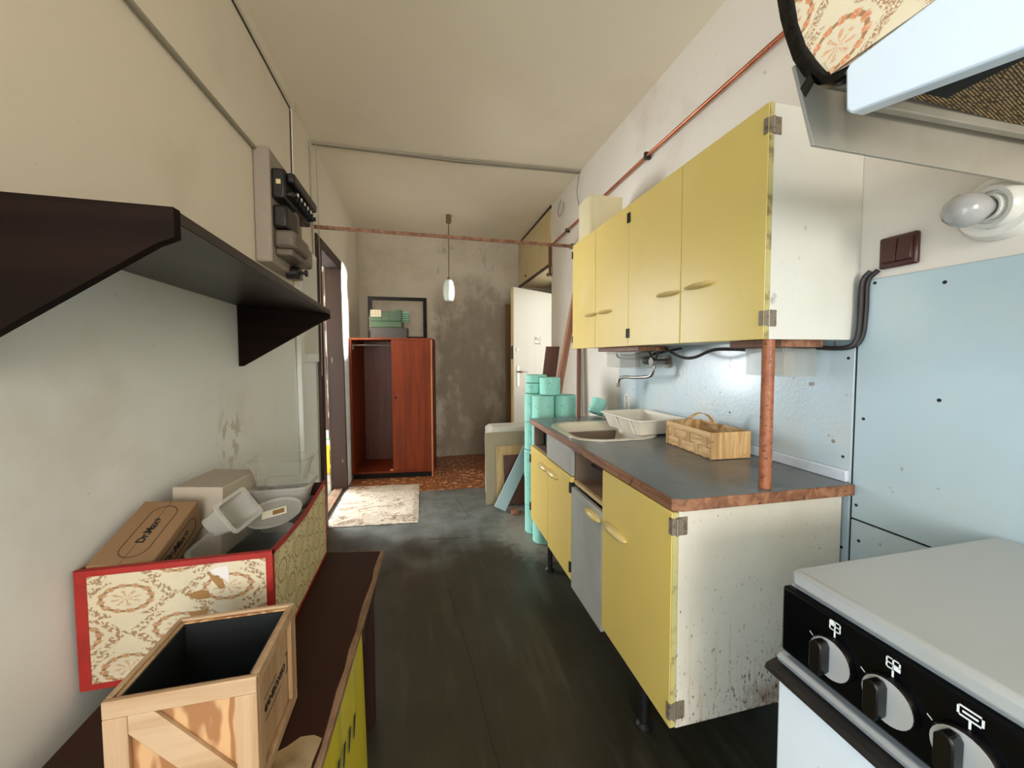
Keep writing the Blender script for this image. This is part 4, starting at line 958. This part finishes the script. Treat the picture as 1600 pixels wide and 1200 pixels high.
edge = [(.533, 2.2, .026), (.520, 1.79, .026), (.513, 1.753, .024), (.503, 1.716, .021), (.489, 1.673, .021), (.471, 1.637, .021), (.449, 1.610, .016), (.43, 1.600, .012), (.40, 1.5995, .008)]
tp_ = MB(); V = []
for i, (y, z, w) in enumerate(edge):
    py, pz = edge[max(i-1, 0)][:2]; qy, qz = edge[min(i+1, len(edge)-1)][:2]
    d = Vector((0, qy-py, qz-pz)).normalized(); nv = Vector((0, d.z, -d.y))     # towards the paper
    b0 = Vector((.5515, y, z)); inn = b0+nv*w
    V.append([tp_.bm.verts.new(p) for p in (inn, b0+nv*w*.5+Vector((-.0015, 0, 0)), b0, Vector((.558, y, z))-nv*.002, Vector((.675, y, z))-nv*.002)])
for a, b_ in zip(V, V[1:]):
    for i in range(4): tp_.bm.faces.new((a[i], a[i+1], b_[i+1], b_[i]))
o_ = part('edge_tape', tp_, m_tape, ub); o_.modifiers.new('t', 'SOLIDIFY').thickness = .001
o_['label'] = 'glossy black tape along the edge'
part('tape_tail', MB().prism([(.549, .474, 1.622), (.549, .460, 1.634), (.543, .448, 1.613), (.543, .461, 1.600)], (.0015, 0, 0)), m_tape, ub)
part('paper_flap', MB().prism([(.5515, .440, 1.634), (.5505, .405, 1.640), (.5505, .36, 1.636), (.5505, .30, 1.642), (.5505, -.1, 1.66), (.548, -.1, 1.646), (.546, .33, 1.612), (.546, .41, 1.611), (.549, .43, 1.612)], (.0018, 0, .0)), m_wp3, ub)

# ---------------------------------------------------------------- far end: wardrobe and what stands on it
wd = thing('wardrobe', 'low red-brown veneered wardrobe with its left half open, by far wall', 'wardrobe', (-.295, 4.0, 0), (0, 0, -.10))
WW, WD, WH = .397, .50, 1.415
def wp(nm, x0, x1, y0, y1, z0, z1, m, bev=.001, sub=None): return part(nm, MB().box(x0, x1, y0, y1, z0, z1), m, wd, bevel=bev, world=False, sub=sub)
wp('plinth', -WW+.01, WW-.012, .03, WD, 0, .06, m_frame_black)
wp('side', -WW, -WW+.018, 0, WD, .06, WH-.018, m_wardrobe); s2 = wp('side', WW-.018, WW, 0, WD, .0, WH-.018, m_wardrobe)
wp('edge_strip', WW-.014, WW+.0004, -.003, -.0003, .0, WH-.018, m_frame_edge)
wp('top', -WW, WW, 0, WD, WH-.018, WH, m_wardrobe); wp('bottom', -WW+.018, WW-.018, 0, WD, .06, .078, m_wardrobe)
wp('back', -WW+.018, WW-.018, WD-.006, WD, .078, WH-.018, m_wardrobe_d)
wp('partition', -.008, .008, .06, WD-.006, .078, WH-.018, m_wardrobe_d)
dd = wp('door', .0, WW-.018, .002, .02, .08, WH-.02, m_wardrobe)
part('door_pull', MB().lathe([(0, 0), (.011, 0), (.008, .002), (0, .002)], (.035, -.001, .82), 'Y', 14), m_frame_black, wd, sub=dd, world=False)
part('hanging_rail', MB().tube([(-WW+.018, .06, 1.345), (-.008, .06, 1.345)], .007, 8), m_steel, wd, world=False)
part('rail_socket', MB().box(-WW+.018, -WW+.026, .045, .075, 1.30, 1.36), m_steel, wd, world=False)
part('stop', MB().box(-.03, 0, .003, .03, .079, .095), m_frame_edge, wd, world=False)
pf = thing('picture_frame', 'empty black wooden frame standing on the wardrobe against the far wall', 'frame', (-.245, 4.33, WH+.001), (-.05, 0, -.02))
fr = MB(); a, b_ = .305, .455
for q in ((-a, -a+.04, 0, b_), (a-.04, a, 0, b_), (-a+.04, a-.04, b_-.036, b_), (-a+.04, a-.04, 0, .03)): fr.box(q[0], q[1], 0, .018, q[2], q[3])
part('frame', fr, m_frame_black, pf, world=False)
part('clip', MB().box(-a+.01, -a+.026, -.004, 0, .09, .24), m_board, pf, world=False)
dc = thing('plastic_crate', 'dark brown plastic crate lowest in the stack on the wardrobe', 'crate', (-.315, 4.16, WH+.001), (0, 0, -.06))
def crate(t, a, b, h, m, wall=.006, notch=False):
    c = MB(); c.box(-a, a, -b, b, 0, wall); c.box(-a, -a+wall, -b, b, wall, h); c.box(a-wall, a, -b, b, wall, h); c.box(-a+wall, a-wall, b-wall, b, wall, h)
    if notch: c.box(-a+wall, -a*.28, -b, -b+wall, wall, h); c.box(-a*.28, a*.25, -b, -b+wall, wall, h-.022); c.box(a*.25, a-wall, -b, -b+wall, wall, h)
    else: c.box(-a+wall, a-wall, -b, -b+wall, wall, h)
    part('body', c, m, t, world=False, bevel=.002)
crate(dc, .178, .095, .105, m_dgrey)
part('rim', MB().box(-.178, .178, -.099, -.095, .085, .105).box(-.178, .178, -.099, -.095, .0, .012), m_dgrey, dc, world=False)
part('slot', MB().box(-.02, .03, -.0965, -.0951, .088, .098), m_matblack, dc, world=False)
for i, (z, h, lab) in enumerate(((.107, .06, 'green plastic crate, middle one in the stack on the wardrobe'), (.168, .115, 'green notched plastic crate with white label, topmost on the wardrobe'))):
    g = thing('plastic_crate', lab, 'crate', (-.335-.005*i, 4.155, WH+z+.001), (0, 0, -.06))
    crate(g, .152, .09, h, m_green, notch=(i == 1))
    for k in range(2 if i == 0 else 3): part('rib', MB().box(-.152, .152, -.093, -.09, .012+k*.028, .017+k*.028), m_green, g, world=False)
    if i == 1:
        lb = part('label', MB().box(-.145, -.045, -.0955, -.0945, .045, .112), m_label, g, world=False)
        q = MB()
        for r_ in range(3):
            for k in range(3): q.box(-.138+k*.03, -.116+k*.03, -.0962, -.0956, .06+r_*.016, .066+r_*.016)
        part('print', q, m_torn, g, world=False, sub=lb)
        sd = part('carry_side', MB().box(.153, .225, -.07, -.05, -.005, .10), m_mint, g, world=False, bevel=.002)
        for k in range(4): part('rib', MB().box(.153, .229, -.074, -.07, .005+k*.022, .014+k*.022), m_green, g, world=False, sub=sd)

# pendant lamp
pl = thing('pendant_lamp', 'white opal glass pendant lamp on a long cord in the hallway', 'lamp', (.281, 3.99, ZC))
part('canopy', MB().lathe([(0, 0), (.026, 0), (.028, -.075), (.022, -.082), (0, -.082)], (.281, 3.99, ZC-.0005), 'Z', 18), m_brass, pl)
part('cord', MB().tube([(.281, 3.99, ZC-.08), (.278, 3.99, 2.02)], .0045, 6), m_cord, pl)
part('glass_shade', MB().lathe([(.012, .215), (.028, .212), (.044, .195), (.055, .15), (.060, .10), (.058, .05), (.050, .012), (.040, .0), (.036, .006), (.046, .03), (.05, .1)], (.277, 3.99, 1.795), 'Z', 24), m_opal, pl)
part('holder', MB().lathe([(0, .03), (.014, .03), (.016, .005), (0, .0)], (.278, 3.99, 2.003), 'Z', 12), m_brass, pl)

# entrance door leaf, open
ang = math.atan2(-.53, -.85)
dl = thing('entrance_door', 'ivory painted entrance door standing open at the end of hallway', 'door', (1.59, 4.43, 0), (0, 0, ang))
DW = .755
part('leaf', MB().box(0, DW, -.02, .02, .008, 1.967), m_door, dl, bevel=.002, world=False)
part('edge', MB().box(DW, DW+.004, -.019, .019, .008, 1.967), m_beige, dl, world=False)
def leafx(s): return DW-s
pz = part('plate', MB().box(leafx(.43), leafx(.335), .0202, .023, 1.36, 1.455), m_label, dl, world=False)
part('plate_marks', MB().box(leafx(.425), leafx(.34), .0231, .0238, 1.366, 1.378).box(leafx(.40), leafx(.385), .0231, .0238, 1.40, 1.44).box(leafx(.37), leafx(.345), .0231, .0238, 1.415, 1.447).box(leafx(.43), leafx(.422), .0231, .0238, 1.36, 1.455), m_board, dl, sub=pz, world=False)
hp_ = part('handle_plate', MB().box(leafx(.085), leafx(.045), .0202, .024, .90, 1.13), m_steel, dl, bevel=.002, world=False)
part('lever', MB().tube([(leafx(.065), .022, 1.06), (leafx(.065), .06, 1.06), (leafx(.075), .068, 1.06), (leafx(.17), .068, 1.062)], .009, 10), m_steel, dl, sub=hp_, world=False)
part('lock', MB().lathe([(0, 0), (.018, 0), (.016, .006), (0, .006)], (leafx(.055), .0201, 1.30), 'Y', 14), m_steel, dl, world=False)
part('latch', MB().box(DW+.004, DW+.007, -.012, .012, 1.20, 1.34), m_black, dl, world=False)
solo('leaning_board', MB().prism([(1.03, 4.70, .001), (1.20, 4.70, .001), (1.20, 4.735, 1.88), (1.03, 4.735, 1.88)], (0, .02, 0)), m_gold, 'tall ochre brown board leaning on the far wall behind entrance door', 'board', .001, (1.1, 4.71, 0))

# overhead cupboard in the niche
oc = thing('overhead_cupboard', 'beige cupboard above the entrance door at the ceiling', 'cupboard', (1.4, 4.13, 2.11))
part('front_panel', MB().box(XR-.008, XR+.008, 3.52, 4.755, 2.118, ZC-.03), m_beige, oc, bevel=.002)
part('front_rail', MB().box(XR-.010, XR+.010, 3.517, 4.757, 2.092, 2.118).box(XR-.01, XR+.01, 3.517, 4.757, ZC-.03, ZC-.0005), m_brown, oc, bevel=.002)
part('bottom_panel', MB().box(XR+.010, 1.615, 3.517, 4.757, 2.10, 2.115), m_beige, oc)
part('knob', MB().lathe([(0, 0), (.012, 0), (.010, -.016), (0, -.018)], (XR-.008, 4.40, 2.17), 'X', 12), m_black, oc)
ps = solo('pipe_stub', MB().tube([(XR-.02, 3.505, 2.27), (XR-.02, 3.505, 2.01)], .013, 10).lathe([(0, -.012), (.026, -.012), (.026, .012), (0, .012)], (XR-.028, 3.505, 2.0), 'Z', 12), m_brownpipe, 'short brown vertical pipe with black end below the hallway rail', 'pipe', loc=(XR-.02, 3.505, 2.0))
solo('loose_wire', MB().tube(smoothpath([(XR-.004, 3.25, 2.60), (XR-.02, 3.28, 2.52), (XR-.03, 3.22, 2.44), (XR-.01, 3.18, 2.50), (XR-.004, 3.2, 2.56)], 6), .004, 6), m_cablew, 'loose grey wire loop hanging from the right wall near the ceiling', 'wire', loc=(XR, 3.25, 2.6))
solo('loose_wire', MB().tube(smoothpath([(XR-.004, 2.86, ZC-.02), (XR-.01, 2.88, 2.5), (XR-.008, 2.80, 2.3), (XR-.02, 2.75, 2.15)], 6), .003, 6), m_cablew, 'thin grey wire dropping from the ceiling strip behind the enamel tank', 'wire', loc=(XR, 2.86, ZC-.02))

# boards leaning at the right
solo('white_cabinet', MB().prism([(.545, 3.22, .001), (.545, 3.19, .55), (.56, 3.185, .60), (.58, 3.20, .626), (.58, 3.40, .626), (.545, 3.42, .60), (.545, 3.42, .001)], (.62, 0, 0)), m_white, 'low white rounded box behind the leaning boards', 'cabinet', .006, (.85, 3.3, 0))
def lean(name, x0, x1, y0, z1, ytop, th, m, label, cat='board'):
    solo(name, MB().prism([(x0, y0, .0005), (x1, y0, .0005), (x1, ytop, z1), (x0, ytop, z1)], (0, th, 0)), m, label, cat, .001, ((x0+x1)/2, y0, 0))
lean('leaning_board', .505, .99, 3.10, .588, 3.155, .016, m_panelb, 'large grey beige board leaning on the low white box')
lean('leaning_board', .59, .93, 3.07, .478, 3.125, .012, m_panell, 'pale plywood board leaning on the grey beige one')
lean('leaning_board', .652, .92, 3.045, .404, 3.100, .010, m_panelr, 'dark red-brown board leaning on the pale plywood')
P0 = Vector((.628, 2.93, .001)); dv = Vector((.485, .10, .875))*.52; pv = Vector((-.0875, 0, .0485))
solo('leaning_plank', MB().prism([P0, P0+dv, P0+dv+pv, P0+pv], (.003, .016, 0)), mat('pale_blue_plank', (176, 202, 208), .5), 'short pale blue plank leaning askew in front of the boards', 'plank', .001, tuple(P0))
solo('wood_block', MB().box(.665, .715, 2.845, 2.93, .0005, .028), m_plank, 'small offcut of wood lying on the floor by the rolls', 'wood', .002, (.69, 2.88, 0))
def leanx(x_at, zt, w, y, th, slope, m, label):
    xb = x_at-slope*zt
    solo('leaning_plank', MB().prism([(xb, y, .0005), (xb+w, y, .0005), (x_at+w, y, zt), (x_at, y, zt)], (0, th, 0)), m, label, 'plank', .001, (xb, y, 0))
leanx(1.153, 1.80, .040, 2.76, .05, .185, m_plank, 'long raw pinkish plank leaning on the right wall beyond the cabinets')
leanx(.950, 1.305, .108, 2.87, .018, .125, m_panelr, 'red-brown board standing slanted behind the long raw plank')

# turquoise paper rolls: columns on the floor, loose ones on top
def make_roll(r, h, label, ri=.02):
    t = thing('paper_roll', label, 'paper roll', (0, 0, 0), group='turquoise paper rolls stacked beyond the base cabinet')
    part('paper', MB().lathe([(ri, .001), (r-.003, .001), (r, .004), (r, h-.005), (r-.004, h-.001), (r-.02, h-.003), (ri, h-.001), (ri, .001)], n=28), m_roll, t, world=False)
    part('core', MB().lathe([(ri-.0003, .003), (ri-.0003, h-.003), (ri-.003, h-.003), (ri-.003, .003), (ri-.0003, .003)], n=14), m_card, t, world=False)
    q = MB()
    for a0 in (-2.5, -1.25, .3):
        for k in range(9):
            a = a0+k*.05; z = h*.62+(k % 3)*.004-.012*(k > 5)
            q._faces([(math.cos(a+d)*(r+.0004), math.sin(a+d)*(r+.0004), z+e) for d, e in ((0, 0), (.035, .002), (.035, .006), (0, .004))], [(0, 1, 2, 3)])
    part('print', q, m_rollink, t, world=False, smooth=0)
    return t
RH = .1945
cols = [(.763, 2.562, 'left'), (.776, 2.408, 'middle'), (.925, 2.412, 'right')]
base = make_roll(.073, RH-.001, '')
first = True
ords = ('lowest', 'second', 'third', 'fourth', 'topmost')
for (x, y, nm) in cols:
    for k in range(5):
        lab = f'turquoise paper roll, {ords[k]} in the {nm} of the three roll columns'
        loc = (x+random.uniform(-.003, .003), y+random.uniform(-.003, .003), .0005+k*RH)
        if first: base.location = loc; base['label'] = lab; first = False; r_ = base
        else: r_ = copy_tree(base, loc, lab)
        r_.rotation_euler.z = random.uniform(-.3, .3)
for x, y, h, z, lab in ((.777, 2.55, .135, .9735, 'short turquoise roll on top of the left roll column'), ):
    r_ = make_roll(.06, .07, lab); r_.location = (.762, 2.575, z)
r_ = make_roll(.069, .115, 'short turquoise roll on top of the middle roll column'); r_.location = (.832, 2.440, .9735); r_.rotation_euler = (0, 0, .4)
r_ = make_roll(.075, .055, 'thin turquoise roll lying uppermost across the short ones'); r_.location = (.780, 2.588, 1.0455); r_.rotation_euler = (0, -.0, .8)
r_ = make_roll(.045, .095, 'single turquoise roll tipped against the wall at far end of worktop'); r_.location = (1.015, 2.135, .8805); r_.rotation_euler = (0, .42, .3)
r_['group'] = 'turquoise paper rolls stacked beyond the base cabinet'

# rugs
def rug(name, x0, x1, y0, y1, th, label, skew=0):
    mb = MB(); nx, ny = 44, 50; V = []
    from mathutils import noise as NZ
    for i in range(nx+1):
        row = []
        for j in range(ny+1):
            u, v = i/nx, j/ny; x = x0+(x1-x0)*u; y = y0+(y1-y0)*v+skew*(u-.5)
            ed = min(u, 1-u, v, 1-v)
            if ed == 0: x += NZ.noise((x*25, y*25, 0))*.006; y += NZ.noise((x*25, y*25, 5))*.008
            z = .004+th*min(1, ed*14)*(.75+.35*NZ.noise((x*45, y*45, 0)))+.004*NZ.noise((x*9, y*9, 3))
            row.append(mb.bm.verts.new((x, y, max(z, .0035))))
        V.append(row)
    for i in range(nx):
        for j in range(ny): mb.bm.faces.new((V[i][j], V[i+1][j], V[i+1][j+1], V[i][j+1]))
    be = [e for e in mb.bm.edges if e.is_boundary]
    r = bmesh.ops.extrude_edge_only(mb.bm, edges=be)
    for g in r['geom']:
        if isinstance(g, bmesh.types.BMVert): g.co.z = .0032
    solo(name, mb, m_rug, label, 'rug', 0, ((x0+x1)/2, (y0+y1)/2, 0))
rug('shaggy_rug', -.692, -.04, 2.91, 3.80, .018, 'cream and brown shaggy rug on the floor before the wardrobe', -.06)
rug('shaggy_rug', -1.55, -.86, 2.98, 3.75, .018, 'cream shaggy rug just inside the side room doorway')

# a glimpse of the side room
solo('hanging_cabinet', MB().box(-1.45, -.985, 4.80, 5.1, .385, 2.2), mat('dark_cabinet', (58, 34, 28), .75), 'tall dark brown cabinet seen through the side room doorway', 'cabinet', .003, (-1.2, 4.95, .385))
solo('cabinet_stand', MB().box(-1.44, -1.42, 4.82, 5.08, 0, .384).box(-1.02, -1.0, 4.95, 5.08, 0, .384).box(-1.42, -1.02, 4.98, 5.08, .35, .384), m_black, 'black stand below the tall brown cabinet in the side room', 'stand', 0, (-1.2, 4.95, 0))
bu = thing('yellow_bucket', 'yellow bucket with green handle glimpsed in the side room doorway', 'bucket', (-1.02, 4.42, 0))
part('body', MB().lathe([(0, .001), (.09, .001), (.12, .26), (.126, .26), (.126, .25), (.115, .25), (.086, .006), (0, .006)], (-1.02, 4.42, 0), 'Z', 24), m_yplastic, bu)
part('handle', MB().tube([(-1.02+math.cos(a)*.118, 4.42, .255+math.sin(a)*.10) for a in [PI*k/12 for k in range(13)]], .007, 8), m_gplastic, bu)
